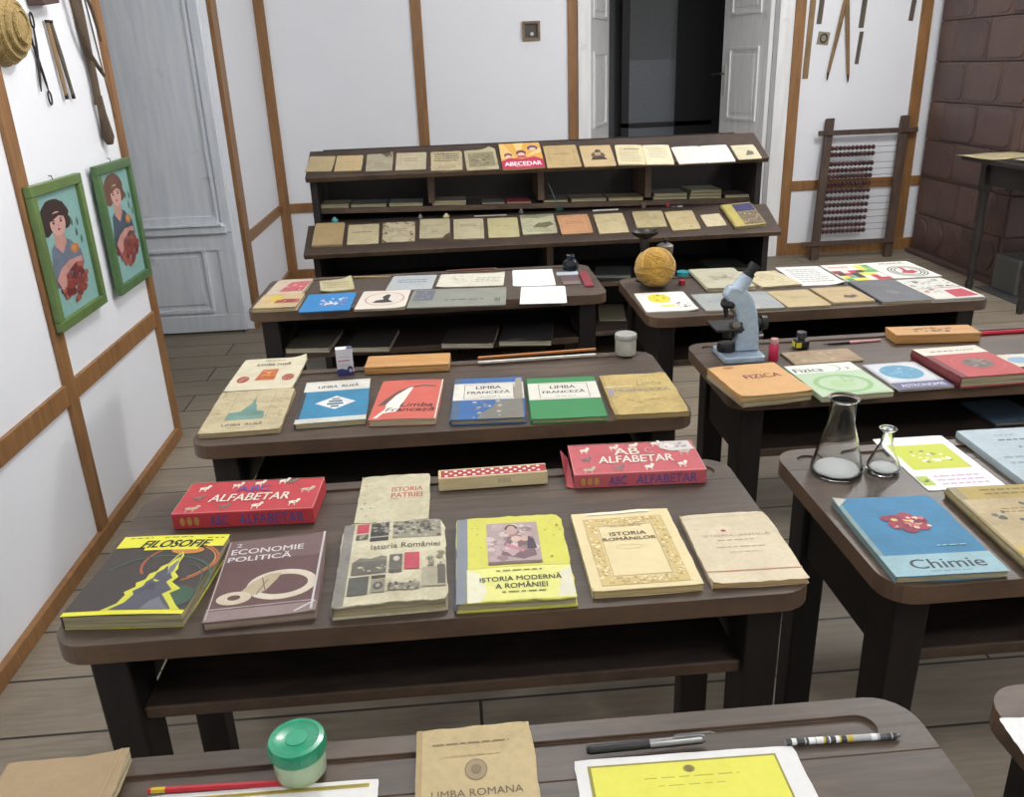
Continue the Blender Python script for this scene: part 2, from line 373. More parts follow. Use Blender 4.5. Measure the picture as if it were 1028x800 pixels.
# ------------------------------------------------------------------ school desks
def rrect(x0, y0, x1, y1, r_, n=6):
    p = []
    for cx, cy, a0 in ((x1 - r_, y0 + r_, -90), (x1 - r_, y1 - r_, 0), (x0 + r_, y1 - r_, 90), (x0 + r_, y0 + r_, 180)):
        for k in range(n + 1):
            a = math.radians(a0 + 90 * k / n); p.append((cx + r_ * math.cos(a), cy + r_ * math.sin(a)))
    return p
def cut(o, cutter):
    """boolean the cutter out of o and bake the result, then remove the cutter"""
    m = o.modifiers.new('cut', 'BOOLEAN'); m.operation = 'DIFFERENCE'; m.object = cutter; m.solver = 'EXACT'
    bpy.context.view_layer.update()
    me = bpy.data.meshes.new_from_object(o.evaluated_get(bpy.context.evaluated_depsgraph_get()))
    o.modifiers.clear(); o.data = me; bpy.data.objects.remove(cutter)
def desk(x0, x1, y0, y1, h, label, rc=.05, shelf=True, hole=None):
    w = x1 - x0; d = y1 - y0; th = .032
    t = thing('school_desk', label, 'desk', ((x0 + x1) / 2, (y0 + y1) / 2, 0), group='dark wooden school desks')
    a, b = -w / 2, w / 2; f, k = -d / 2, d / 2
    g = G(); g.prism(rrect(a, f, b, k, rc), h - th, h, M['desk_top']); top = g.obj('tabletop', t)
    c = G(); c.prism(rrect(a + .12, k - .066, b - (.12 if hole else .055), k - .028, .0185), h - .005, h + .02, M['desk_top'])
    if hole:
        hx = b - .055 if hole == 'R' else a + .055
        c.lathe([(0, -.004), (.022, -.004), (.022, .02), (0, .02)], M['desk_top'], 28, (hx, k - .05, h))
    c.box(a - .01, k - .089, h - .0015, b + .01, k - .0875, h + .01, M['desk_top'])
    cut(top, c.obj('cutter', t))
    bv = top.modifiers.new('bevel', 'BEVEL'); bv.width = .006; bv.segments = 3; bv.limit_method = 'ANGLE'; bv.angle_limit = math.radians(50)
    D = M['desk_dark']; zs = h - .155; lt = .055
    xi = a + .035; xj = b - .035
    for (lx, s_) in ((xi, 1), (xj - lt, -1)):
        for (ly, dy) in ((f + .035, .085), (k - .10, .065)):
            g = G(); g.prism([(ly, h - th), (ly + dy, h - th), (ly + dy * .88, 0), (ly + dy * .12, 0)], lx, lx + lt, D, 'x'); g.obj('leg', t, bevel=.004)
        g = G(); g.box(lx + .012, f + .12, zs - .03, lx + .036, k - .10, h - th, D); g.obj('side_panel', t)
    if shelf:
        g = G(); g.box(xi + lt, f + .05, zs - .022, xj - lt, k - .055, zs, M['shelf_dark']); g.obj('book_shelf', t, bevel=.003)
        g = G(); g.box(xi + lt, k - .055, zs - .022, xj - lt, k - .035, h - th, D); g.obj('back_panel', t)
    g = G(); g.box(xi + .018, f + .10, .09, xi + .038, k - .08, .15, D); g.obj('foot_rail', t, bevel=.003)
    g = G(); g.box(xj - .038, f + .10, .09, xj - .018, k - .08, .15, D); g.obj('foot_rail', t, bevel=.003)
    return t
desk(-.56, .512, .30, .797, .72, 'dark wooden school desk at the very front, holding the green-lidded jar')
desk(-.598, .502, 1.018, 1.475, .72, 'dark wooden school desk carrying the history books and two red boxes', hole='R')
desk(-.588, .510, 1.69, 2.155, .72, 'dark wooden school desk carrying the language textbooks and white lidded jar')
desk(-.665, .492, 2.655, 3.11, .75, 'dark wooden desk in front of the display shelf, left, with books stored underneath')
desk(.606, 1.70, .30, .797, .72, 'dark wooden school desk of which only a rounded corner shows at right edge')
desk(.605, 1.70, 1.01, 1.49, .72, 'dark wooden school desk carrying the glass flasks and chemistry books', hole='L')
desk(.618, 1.71, 1.77, 2.19, .72, 'dark wooden school desk carrying the microscope and physics books', hole='L')
desk(.58, 1.665, 2.45, 2.975, .72, 'dark wooden desk carrying the ball of ochre yarn and music booklets')

# ------------------------------------------------------------------ stepped display shelf
t = thing('display_shelf', 'long dark stepped display shelf behind the desks, rows of old booklets on it', 'shelf', (0, 0, 0))
DK = M['desk_dark']; SD = M['shelf_dark']; ca, sa = math.cos(math.radians(22)), math.sin(math.radians(22))
def slant(y0, z0, ya, yb, th, x0, x1):
    """board through (y0,z0) tilted 22 degrees, from along-slope ya to yb"""
    P_ = lambda s_, n_: (y0 + s_ * ca - n_ * sa, z0 + s_ * sa + n_ * ca)
    g = G(); g.prism([P_(ya, 0), P_(yb, 0), P_(yb, -th), P_(ya + .004, -th)], x0, x1, SD, 'x'); return g
slant(4.17, 1.003, -.03, .235, .028, -.672, 1.55).obj('top_board', t, bevel=.004)
slant(3.99, .686, -.045, .210, .028, -.69, 1.565).obj('sloping_board', t, bevel=.004)
g = G(); g.box(-.63, 4.188, .741, 1.505, 4.55, .765, SD); g.obj('ledge', t)
g = G(); g.prism([(-.63, .806), (1.505, .761), (1.505, .785), (-.63, .830)], 4.25, 4.55, SD, 'y'); g.obj('middle_shelf', t, bevel=.002)
for zz, nm in ((.425, 'lower_shelf'), (.175, 'bottom_shelf')):
    g = G(); g.box(-.63, 4.03, zz, 1.505, 4.55, zz + .024, SD); g.obj(nm, t, bevel=.003)
for x in (-.66, 1.505):
    g = G(); g.prism([(4.03, 0), (4.03, .665), (4.19, .735), (4.19, .975), (4.40, 1.06), (4.58, 1.06), (4.58, 0)], x, x + .03, DK, 'x'); g.obj('side_panel', t, bevel=.003)
g = G(); g.box(-.63, 4.55, .0, 1.505, 4.57, 1.08, DK); g.obj('back_board', t)
for x in (-.105, .435, .97):
    g = G(); g.box(x, 4.258, .845 - (x + .63) * .0211, x + .03, 4.55, 1.0, SD); g.obj('divider', t)
for x in (.45,):
    g = G(); g.box(x, 4.05, .199, x + .03, 4.55, .425, SD); g.box(x, 4.05, .449, x + .03, 4.55, .66, SD); g.obj('divider', t)

# ------------------------------------------------------------------ tiled stove and table
t = thing('tiled_stove', 'tall stove of brown glazed tiles standing in the right corner', 'stove', (0, 0, 0))
SX, SY0, SY1 = 3.53, 5.22, 6.30
g = G(); g.box(SX + .012, SY0, .03, 4.2, SY1, 2.35, plain((104, 88, 82), .7)); g.obj('stove_core', t)
g = G(); rows = 9; hh = .266
for r_ in range(rows):
    z0 = .035 + r_ * hh; tw = .21 if r_ < 2 else .40; off = (r_ % 2) * tw / 2
    y = SY1 - off
    if off: g.box(SX - .003, y + .003, z0 + .003, SX + .02, SY1, z0 + hh - .003, M['tile'])
    while y > SY0 + .03:
        a, b = max(y - tw, SY0), y
        g.box(SX - .003, a + .003, z0 + .003, SX + .02, b - .003, z0 + hh - .003, M['tile'])
        if b - a > .15:
            cy, w2 = (a + b) / 2, (b - a) / 2 - .022
            if r_ == 0: pts = [(cy + w2 * math.cos(q), z0 + .13 + .10 * math.sin(q)) for q in [2 * PI * k / 20 for k in range(20)]]
            else: pts = rrect(cy - w2, z0 + .02, cy + w2, z0 + hh - .02, .04, 4)
            g.prism(pts, SX - .010, SX + .01, M['tile'], 'x')
        y -= tw
g.obj('glazed_tiles', t, bevel=.004)
g = G(); g.box(SX - .05, SY0 - .03, 0, 4.22, SY1, .035, M['tile']); g.obj('plinth', t, bevel=.006)
g = G(); g.box(SX - .05, SY0 - .03, 2.26, 4.22, SY1, 2.36, M['tile']); g.obj('cornice', t, bevel=.01)
g = G()
for r_ in range(9):
    z0 = .035 + r_ * hh
    for x_ in (3.53, 3.75, 3.97):
        if r_ < 3 and x_ > 3.6 and x_ < 3.9: continue
        g.box(x_ + .003, SY0 - .015, z0 + .003, x_ + .217, SY0, z0 + hh - .003, M['tile'])
g.obj('front_tiles', t, bevel=.004)
dm = plain((74, 76, 74), .5, .5)
g = G(); g.box(3.66, SY0 - .02, .34, 4.05, SY0, .80, dm); g.box(3.69, SY0 - .035, .37, 4.02, SY0 - .02, .77, dm); g.obj('stove_door', t, bevel=.004)
o = G(); o.box(3.36, 4.30, 0, 4.3, 5.18, .006, plain((92, 92, 92), .5, .5)); tag(o.obj('hearth_plate'), 'dark metal hearth sheet on the floor under the corner table', 'metal sheet')
# ash box
t = thing('ash_box', 'dull grey metal box standing on the floor under the corner table', 'box', (3.62, 5.02, .006), (0, 0, 0))
gm = plain((112, 114, 112), .45, .6)
g = G(); g.box(-.17, -.12, 0, .25, .12, .22, gm); g.obj('box_body', t, bevel=.006)
g = G(); g.box(-.15, -.128, .04, .22, -.12, .19, gm); g.tube([(0, -.128, .1), (0, -.15, .1), (.06, -.15, .1), (.06, -.128, .1)], .005, M['steel']); g.obj('handle', t)
# side table with turned legs
t = thing('side_table', 'black table with turned legs standing before the tiled stove', 'table', (3.62, 4.82, .0065)); t.scale = (1, 1, 1.045)
bk = wood('black_table_wood', (30, 27, 26), (52, 46, 43), (2, 20, 20), .45)
g = G(); g.prism(rrect(-.50, -.335, .60, .335, .02), .775, .80, bk); g.obj('tabletop', t, bevel=.004)
g = G()
for q in ((-.37, -.29, .5, -.27), (-.37, .25, .5, .27)): g.box(q[0], q[1], .64, q[2], q[3], .775, bk)
for q in ((-.375, -.28, -.355, .26), (.48, -.28, .5, .26)): g.box(q[0], q[1], .64, q[2], q[3], .775, bk)
g.obj('apron', t)
prof = [(0, 0), (.018, 0), (.024, .05), (.016, .08), (.026, .12), (.026, .16), (.018, .19), (.026, .24), (.030, .36), (.022, .40), (.030, .43), (.022, .46), (.030, .49), (.022, .52), (.028, .56), (.028, .64), (0, .64)]
for x, y in ((-.365, .245), (.49, .245), (-.365, -.275), (.49, -.275)):
    g = G(); g.lathe(prof, bk, 18, (x, y, 0)); g.box(x - .028, y - .028, .60, x + .028, y + .028, .774, bk); g.obj('leg', t, smooth=40)
for i, (x, y, a, c) in enumerate(((3.29, 5.0, .15, (206, 188, 140)), (3.78, 4.98, -.2, (214, 208, 170)), (3.42, 4.66, .4, (200, 198, 176)))):
    g = G(); nx = 8; vs = []; fs = []
    for iy in range(nx + 1):
        for ix in range(nx + 1):
            u, v = ix / nx - .5, iy / nx - .5
            vs.append((u * .40, v * .30, .003 + .004 * i + .004 * math.sin(5 * u + 3 * v + i) ** 2))
    fs = [(j * (nx + 1) + k, j * (nx + 1) + k + 1, (j + 1) * (nx + 1) + k + 1, (j + 1) * (nx + 1) + k) for j in range(nx) for k in range(nx)]
    g.add(vs, fs, paper(c, .7, stain=(120, 116, 60)))
    o = g.obj('printed_sheet', None, (x, y, .8425 + .0008), (0, 0, a), smooth=60); s_ = o.modifiers.new('s', 'SOLIDIFY'); s_.thickness = .0015
    tag(o, ['yellowed printed sheet overhanging the left end of the corner table', 'pale printed sheet lying further right on the corner table', 'greyish sheet on the near side of the corner table'][i], 'paper')

# ------------------------------------------------------------------ abacus leaning on the wall
t = thing('abacus', 'large wooden abacus with dark red beads leaning against the back wall', 'abacus', (3.045, 6.17, 0.0), (math.radians(-10.5), 0, 0))
AB = M['abacus']
for x in (-.285, .285):
    g = G(); g.prism([(x - .083, 0), (x - .025, 0), (x + .081, 1.02), (x + .023, 1.02)], -.018, .018, AB, 'y'); g.obj('post', t, bevel=.003)
for z in (.12, .915):
    g = G(); g.box(-.445 if z < .5 else -.33, -.036, z - .018, .42 if z > .5 else .26, -.018, z + .018, AB); g.obj('crossbar', t, bevel=.003)
beadm = plain((74, 32, 34), .35, 0, .4); beadm2 = plain((50, 26, 28), .35, 0, .4); wire = M['iron']
zr = [.895, .84, .755, .70, .645, .58, .515, .45, .39, .33, .27, .21, .155]
extra = G(); cnt = 0; zr = [.205 + (z - .155) * .811 for z in zr]
for k, z in enumerate(zr):
    g = G(); sx_ = -.055 + .104 * z; g.tube([(-.27 + sx_, 0, z), (.27 + sx_, 0, z + .006)], .0018, wire, 6); g.obj('wire', t)
    for b_ in range(11):
        x = -.24 + sx_ + b_ * .031 + (k * 7 % 5) * .001
        mm = beadm if rnd.random() < .6 else beadm2
        if cnt < 100:
            g = G(); g.ball((0, 0, 0), .0155, mm, 12, (1, 1, 1.15)); g.obj('bead', t, (x, 0, z + .002), smooth=80)
        else: extra.ball((x, 0, z + .002), .0155, mm, 12, (1, 1, 1.15))
        cnt += 1
o = extra.obj('beads', t, smooth=80); o['kind'] = 'stuff'

# ------------------------------------------------------------------ things hung on the walls
def strip(name, lab, cat, a, b, w, th, m, group=None, y=YB):
    """flat wooden strip hung on the back wall from (x,z) a to b"""
    a = Vector((a[0], 0, a[1])); b = Vector((b[0], 0, b[1])); L = (b - a).length; ang = math.atan2(b.x - a.x, b.z - a.z)
    g = G(); g.box(-w / 2, -th, 0, w / 2, 0, L, m)
    return tag(g.obj(name, None, (a.x, y - .001, a.z), (0, ang, 0), bevel=.002), lab, cat, group)
strip('ruler', 'long brown wooden ruler hanging left of the wooden compass', 'ruler', (2.612, 1.284), (2.635, 2.28), .042, .008, M['ruler'])
strip('ruler', 'short grey wooden strip hanging above the small ring plate', 'ruler', (2.68, 1.645), (2.70, 2.0), .035, .008, M['ruler_dark'])
strip('ruler', 'grey wooden strip hanging right of the compass, its end above another strip', 'ruler', (2.99, 1.61), (3.01, 2.0), .036, .008, M['ruler_dark'])
strip('ruler', 'narrow short grey strip hanging lowest, right of the compass legs', 'ruler', (2.985, 1.37), (3.0, 1.585), .028, .008, M['ruler_dark'])
strip('ruler', 'grey wooden strip hanging near the stove above the abacus right post', 'ruler', (3.35, 1.645), (3.38, 2.05), .034, .008, M['ruler_dark'])
t = thing('board_compass', 'large wooden blackboard compass hanging open on the back wall', 'compass', (2.86, YB - .02, 1.82))
for a, nm in (((-.085, -.50), 'leg'), ((.065, -.52), 'leg')):
    g = G(); g.tube([(0, 0, .02), (a[0] * .5, 0, a[1] * .5), (a[0], 0, a[1])], [.016, .015, .011], M['ruler'], 4); g.obj('leg', t)
    g = G(); g.tube([(a[0], 0, a[1]), (a[0] * 1.04, 0, a[1] - .05)], [.009, .004], M['iron'], 8); g.obj('tip', t)
g = G(); g.ball((0, 0, .03), .026, M['ruler'], 12, (1, .6, 1.2)); g.tube([(0, 0, .05), (0, 0, .16)], .012, M['ruler']); g.obj('hinge_head', t, smooth=40)
g = G(); g.box(-.042, -.006, -.042, .042, 0, .042, plain((150, 142, 120), .6)); o = g.obj('ring_plate', None, (2.722, YB - .001, 1.55), (0, .12, 0)); tag(o, 'small square plate with a dark metal ring hanging left of the compass', 'plate')
g = G(); g.tube([(.024 * math.cos(k * PI / 8), -.011, .028 * math.sin(k * PI / 8)) for k in range(17)], .004, M['iron'], 6); g.obj('ring', o)
t = thing('wall_niche_frame', 'small square wooden frame around a socket on the white back wall', 'frame', (.63, YB, 1.666))
fw = wood('grey_brown_frame', (110, 88, 66), (146, 120, 92))
g = G()
for q in ((-.062, -.062, .062, -.045), (-.062, .045, .062, .062), (-.062, -.045, -.045, .045), (.045, -.045, .062, .045)): g.box(q[0], -.022, q[1], q[2], -.001, q[3], fw)
g.obj('frame', t, bevel=.002)
g = G(); g.box(-.045, -.004, -.045, .045, -.001, .045, plain((82, 76, 72), .6)); g.obj('back_plate', t)
g = G(); g.lathe([(0, 0), (.012, 0), (.012, .012), (0, .012)], plain((215, 215, 210), .4), 16); g.obj('switch_knob', t, (0.005, -.004, -.02), (PI / 2, 0, 0))

# framed portraits on the left wall (embroidered pictures in green frames)
def blob(cx, cy, rx, ry, n=22, j=0, a0=0):
    return [(cx + rx * math.cos(2 * PI * k / n + a0) * (1 + j * (rnd.random() - .5)), cy + ry * math.sin(2 * PI * k / n + a0) * (1 + j * (rnd.random() - .5))) for k in range(n)]
def picture(name, label, y0, y1, z0, z1, green, tilt, layers):
    w, h = y1 - y0, z1 - z0
    # local frame: x runs along the wall (world +y), y up, z out of the wall
    t = thing(name, label, 'picture', (XL + .012, (y0 + y1) / 2, z0), (0, 0, 0))
    B_ = Matrix(((0, 0, 1), (1, 0, 0), (0, 1, 0))).to_4x4()
    t.matrix_world = Matrix.Translation((XL + .016, (y0 + y1) / 2, z0)) @ Matrix.Rotation(math.radians(tilt), 4, 'Y') @ B_
    gm = wood('green_frame_paint', [c * .86 for c in green], green, (3, 3, 3), .4)
    g = G(); fwid = .032
    for q in ((-w / 2, 0, w / 2, fwid), (-w / 2, h - fwid, w / 2, h), (-w / 2, fwid, -w / 2 + fwid, h - fwid), (w / 2 - fwid, fwid, w / 2, h - fwid)): g.box(q[0], q[1], 0, q[2], q[3], .022, gm)
    g.obj('frame', t, bevel=.003)
    g = G(); iw, ih = w - 2 * fwid, h - 2 * fwid
    g.box(-iw / 2, fwid, .002, iw / 2, fwid + ih, .008, paper((138, 186, 180), .35, .5, stain=(96, 150, 156)))
    for k, (pts, c) in enumerate(layers):
        zz = .0083 + k * .00003
        g.add([(-iw / 2 + p[0] * iw, fwid + p[1] * ih, zz) for p in pts], [list(range(len(pts)))], paper(c, .45, .5))
    g.obj('embroidered_picture', t, fix=False)
    g = G(); g.tube([(0, h, .01), (0, h + .012, .008), (.004, h + .012, .004), (-.006, h + .012, .002)], .0015, M['iron'], 6); g.obj('hanging_hook', t)
    return t
def woman(hx, hy, hair, dress, flip=1, flowers=((156, 66, 58), (178, 96, 80), (128, 48, 48))):
    L = []
    fx = lambda v: hx + (v) * flip * 1.42
    L.append(([(fx(-.16), hy - .18), (fx(-.24), hy - .42), (fx(-.20), hy - .50), (fx(.16), hy - .50), (fx(.32), hy - .40), (fx(.30), hy - .28), (fx(.16), hy - .17), (fx(.06), hy - .13), (fx(-.06), hy - .13)], dress))
    L.append(([(fx(-.07), hy - .06), (fx(.07), hy - .06), (fx(.10), hy - .17), (fx(0), hy - .25), (fx(-.10), hy - .17)], (206, 150, 136)))
    L.append((blob(fx(-.01), hy + .06, .33, .135, 26, .10), hair)); L.append((blob(fx(-.16), hy - .01, .13, .07, 18, .15), hair)); L.append((blob(fx(.15), hy - .01, .12, .06, 18, .15), hair))
    L.append((blob(fx(.02), hy - .005, .175, .098, 26), (220, 168, 156)))
    L.append(([(fx(-.13), hy + .08), (fx(.17), hy + .08), (fx(.16), hy + .03), (fx(.06), hy + .055), (fx(-.09), hy + .025)], hair))
    for e in (-.045, .075): L.append((blob(fx(e), hy + .008, .028, .010, 12), (60, 38, 36))); L.append((blob(fx(e), hy + .028, .036, .005, 10), (84, 52, 44)))
    L.append((blob(fx(.02), hy - .022, .012, .012, 8), (196, 132, 118))); L.append((blob(fx(.018), hy - .052, .03, .010, 12), (176, 48, 52)))
    L.append((blob(fx(.20), hy - .25, .10, .04, 16, .3), (206, 120, 60))); L.append((blob(fx(.19), hy - .245, .05, .02, 12, .3), (206, 150, 70)))
    for (gx, gy, a) in ((.36, -.13, .3), (.42, -.05, -.4), (.30, -.03, .5), (.44, -.20, .2)):
        L.append((blob(fx(gx * .8), hy + gy, .03, .035, 10, .3, a), (84, 122, 104)))
    for k in range(64):
        a = rnd.random() * 2 * PI; q = math.sqrt(rnd.random())
        L.append((blob(fx(.07 + .26 * q * math.cos(a)), hy - .50 + .14 * q * math.sin(a), .05 + .03 * rnd.random(), .022 + .014 * rnd.random(), 9, .5), flowers[k % 3]))
    for k in range(8): L.append((blob(fx(.08 + .10 * (rnd.random() - .5)), hy - .64 - .02 * rnd.random(), .03, .025, 9, .4), flowers[k % 2]))
    L.append(([(fx(-.20), hy - .43), (fx(-.14), hy - .53), (fx(-.06), hy - .50), (fx(-.04), hy - .42), (fx(.16), hy - .36), (fx(.28), hy - .38), (fx(.27), hy - .33), (fx(.06), hy - .32), (fx(-.10), hy - .36)], (212, 150, 140)))
    return L
picture('framed_portrait', 'green-framed portrait of a black-haired woman with red flowers, nearer picture', 2.592, 2.966, .735, 1.172, (104, 130, 72), 0, woman(.38, .745, (62, 44, 42), (112, 126, 148)))
picture('framed_portrait', 'green-framed portrait of a brown-haired woman with red flowers, farther picture by the door', 3.10, 3.445, .722, 1.176, (84, 118, 72), 0, woman(.44, .785, (122, 80, 62), (74, 90, 108)))
# straw basket, wood block, scissors, sticks, fork
t = thing('straw_basket', 'round coiled straw basket hanging at the top of the left wall', 'basket', (XL + .002, 2.70, 1.60), (0, PI / 2, 0))
g = G(); pr = [(0, .0), (.085, .0)]
for k in range(13): a = k / 12 * PI / 2; pr.append((.10 * math.cos(a) + .002 * (k % 2), .075 * math.sin(a)))
g.lathe(pr[1:] if False else [(0, .0)] + pr[1:-1] + [(0, .075)], M['straw'], 36); g.M = Matrix.Identity(4)
o = g.obj('basket_body', t, smooth=60); o.scale = (1.0, .95, 1)
g = G()
for k in range(5):
    rr = .098 * math.cos((k + .3) / 6 * PI / 2); zz = .077 * math.sin((k + .3) / 6 * PI / 2)
    g.tube([(rr * math.cos(a_ * PI / 16), rr * math.sin(a_ * PI / 16) * .95, zz) for a_ in range(33)], .007, M['straw'], 6)
g.obj('straw_coil', t, smooth=60)
g = G(); g.box(0, -.06, 0, .05, .06, .12, plain((86, 66, 60), .6)); tag(g.obj('wooden_block', None, (XL + .002, 2.99, 1.675), (.12, 0, 0), bevel=.003), 'small dark brown wooden block mounted on the left wall by the straw basket', 'block')
t = thing('wick_scissors', 'old black iron scissors hanging under the straw basket', 'scissors', (XL + .008, 2.905, 1.52))
for sgn in (1, -1):
    g = G(); ln = [(0, sgn * .018, .085), (0, sgn * .012, .04), (0, 0, 0), (0, -sgn * .020, -.07), (0, -sgn * .026, -.095)]
    g.tube(ln, [.003, .004, .005, .004, .002], M['iron'], 6)
    lo = [(0, sgn * .018 + .011 * math.sin(k * PI / 6), .085 + .022 - .022 * math.cos(k * PI / 6)) for k in range(13)] if sgn > 0 else [(0, .026 + .011 * math.sin(k * PI / 6), -.095 - .02 + .02 * math.cos(k * PI / 6)) for k in range(13)]
    g.tube(lo, .003, M['iron'], 6); g.obj('blade', t, smooth=60)
for i, (ya, yb, lab) in enumerate(((3.02, 3.045, 'yellowish wooden stick, left one of the pair beside the scissors'), (3.045, 3.10, 'darker wooden stick, right one of the pair beside the scissors'))):
    g = G(); g.tube([(0, 0, 0), (0, (yb - ya) * .5, -.10), (0, yb - ya, -.215)], [.007, .0075, .006], [M['ruler'], M['ruler_dark']][i], 8)
    g.tube([(0, 0, .008), (0, 0, 0)], .008, M['iron'], 8); g.tube([(0, yb - ya, -.21), (0, yb - ya + .002, -.228)], .0065, M['iron'], 8)
    tag(g.obj('wooden_stick', None, (XL + .012, ya, 1.625), smooth=50), lab, 'stick')
t = thing('branch_flail', 'forked dark branch tool with a club end hanging by the door', 'tool', (XL + .02, 3.27, 1.70))
g = G(); g.tube([(0, -.03, .22), (0, 0, .05), (0, .01, -.1), (0, .02, -.25), (0, .015, -.33)], [.016, .018, .016, .013, .014], M['branch'], 9); g.obj('shaft', t, smooth=50)
g = G(); g.tube([(0.005, .015, -.30), (0.005, .02, -.36), (0.005, .03, -.44), (0.005, .035, -.465)], [.012, .014, .022, .012], M['branch'], 10); g.obj('club', t, smooth=50)
g = G(); g.tube([(.012, -.06, .15), (.012, -.07, .03), (.012, -.05, -.08), (.012, .0, -.17), (.012, .09, -.235)], [.010, .011, .010, .009, .006], M['branch'], 8); g.obj('bent_branch', t, smooth=50)
g = G(); g.tube([(.01, .02, .2), (.01, .05, .06), (.01, .10, -.02), (.01, .13, -.12)], [.007, .007, .006, .004], M['branch'], 7)
g.tube([(.016, .02, .1), (.016, .045, -.05), (.016, .07, -.2), (.016, .10, -.38)], [.003, .003, .0025, .002], M['branch'], 6); g.obj('thin_branch', t, smooth=50)
# ------------------------------------------------------------------ printed covers
_tx = {}
def text_geo(s, bold=0.0, shear=0.0):
    k = (s, bold, shear)
    if k in _tx: return _tx[k]
    cu = bpy.data.curves.new('lettering', 'FONT'); cu.body = s; cu.offset = bold; cu.shear = shear; cu.resolution_u = 3
    o = bpy.data.objects.new('lettering', cu); COL.objects.link(o); bpy.context.view_layer.update()
    me = bpy.data.meshes.new_from_object(o.evaluated_get(bpy.context.evaluated_depsgraph_get()))
    vs = [(v.co.x, v.co.y) for v in me.vertices]; fs = [list(p.vertices) for p in me.polygons]
    bpy.data.objects.remove(o); bpy.data.curves.remove(cu); bpy.data.meshes.remove(me)
    x0 = min(v[0] for v in vs); x1 = max(v[0] for v in vs); y0 = min(v[1] for v in vs); y1 = max(v[1] for v in vs)
    _tx[k] = ([((v[0] - x0) / (x1 - x0) - .5, (v[1] - y0) / (y1 - y0) - .5) for v in vs], fs)
    return _tx[k]
def print_on(g, items, w, d, put, wear=.3, step=.000015):
    """lay flat printed shapes on a face. Coordinates run 0..1 over the cover; put(u, v, lift) gives the point"""
    for k, it in enumerate(items):
        kind = it[0]; L = .0002 + k * step; m = lambda c: paper(c, wear)
        if kind == 'r':
            _, x0, y0, x1, y1, c = it; n = 6
            vs = [put(x0 + (x1 - x0) * i / n, y0 + (y1 - y0) * j / n, L) for j in range(n + 1) for i in range(n + 1)]
            g.add(vs, [(j * (n + 1) + i, j * (n + 1) + i + 1, (j + 1) * (n + 1) + i + 1, (j + 1) * (n + 1) + i) for j in range(n) for i in range(n)], m(c))
        elif kind == 'fr':
            _, x0, y0, x1, y1, t_, c = it; ty = t_ * w / d
            for q in ((x0, y0, x1, y0 + ty), (x0, y1 - ty, x1, y1), (x0, y0 + ty, x0 + t_, y1 - ty), (x1 - t_, y0 + ty, x1, y1 - ty)):
                g.add([put(q[0], q[1], L), put(q[2], q[1], L), put(q[2], q[3], L), put(q[0], q[3], L)], [(0, 1, 2, 3)], m(c))
        elif kind == 'p':
            g.add([put(x, y, L) for x, y in it[1]], [list(range(len(it[1])))], m(it[2]))
        elif kind == 'e':
            _, cx, cy, rx, ry, c = it; n = 24
            g.add([put(cx + rx * math.cos(2 * PI * i / n), cy + ry * math.sin(2 * PI * i / n), L) for i in range(n)], [list(range(n))], m(c))
        elif kind == 'ring':
            _, cx, cy, rx, ry, t_, c = it[:7]; a0, a1 = (it[7], it[8]) if len(it) > 7 else (0, 360); n = 28
            ty = t_ * w / d; vs = []
            for i in range(n + 1):
                a = math.radians(a0 + (a1 - a0) * i / n)
                vs += [put(cx + rx * math.cos(a), cy + ry * math.sin(a), L), put(cx + (rx - t_) * math.cos(a), cy + (ry - ty) * math.sin(a), L)]
            g.add(vs, [(2 * i, 2 * i + 2, 2 * i + 3, 2 * i + 1) for i in range(n)], m(c))
        elif kind == 'l':
            _, pts, t_, c = it
            for (xa, ya), (xb, yb) in zip(pts, pts[1:]):
                dx, dy = (xb - xa) * w, (yb - ya) * d; ln = math.hypot(dx, dy) or 1; nx, ny = -dy / ln * t_ / 2, dx / ln * t_ / 2 * w / d
                g.add([put(xa + nx, ya + ny, L), put(xb + nx, yb + ny, L), put(xb - nx, yb - ny, L), put(xa - nx, ya - ny, L)], [(0, 1, 2, 3)], m(c))
        elif kind == 't':
            _, s, cx, cy, tw, th, c = it[:7]; bold = it[7] if len(it) > 7 else .01; sh = it[8] if len(it) > 8 else 0
            vs, fs = text_geo(s, 0.0, sh)      # heavier strokes: the same letters set a hair apart
            for kk, (sx_, sy_) in enumerate(((0, 0), (1, .4), (-1, -.4), (.5, -.6), (-.5, .6)) if bold > .007 else ((0, 0),)):
                ox, oy = sx_ * bold * th * d / w * .9, sy_ * bold * th * .9
                g.add([put(cx + x * tw + ox, cy + y * th + oy, L + kk * .000002) for x, y in vs], fs, m(c))
        elif kind == 'dash':      # rows of print too small to read
            _, x0, y0, x1, y1, n, c = it; rr = random.Random(int(x0 * 1000 + y1 * 77 + n)); h_ = (y1 - y0) / max(n, 1)
            for j in range(n):
                x = x0 + rr.random() * .06 * (x1 - x0); y = y0 + (j + .3) * h_; e = x1 - rr.random() * .12 * (x1 - x0)
                while x < e:
                    l_ = min((.05 + .10 * rr.random()) * (x1 - x0 + .2), e - x)
                    g.add([put(x, y, L), put(x + l_, y, L), put(x + l_, y + h_ * .38, L), put(x, y + h_ * .38, L)], [(0, 1, 2, 3)], m(c)); x += l_ + .02
        elif kind == 'spots':     # cluster of small shapes
            _, x0, y0, x1, y1, n, r_, cs, sd = it; rr = random.Random(sd)
            for j in range(n):
                cx, cy = x0 + (x1 - x0) * rr.random(), y0 + (y1 - y0) * rr.random(); q = r_ * (.5 + .8 * rr.random()); L2 = L + step * .25 * j / max(1, n / 6)
                g.add([put(cx + q * math.cos(a * PI / 4) * (.6 + .6 * rr.random()), cy + q * w / d * math.sin(a * PI / 4) * (.6 + .6 * rr.random()), L2) for a in range(8)], [list(range(8))], m(cs[j % len(cs)]))

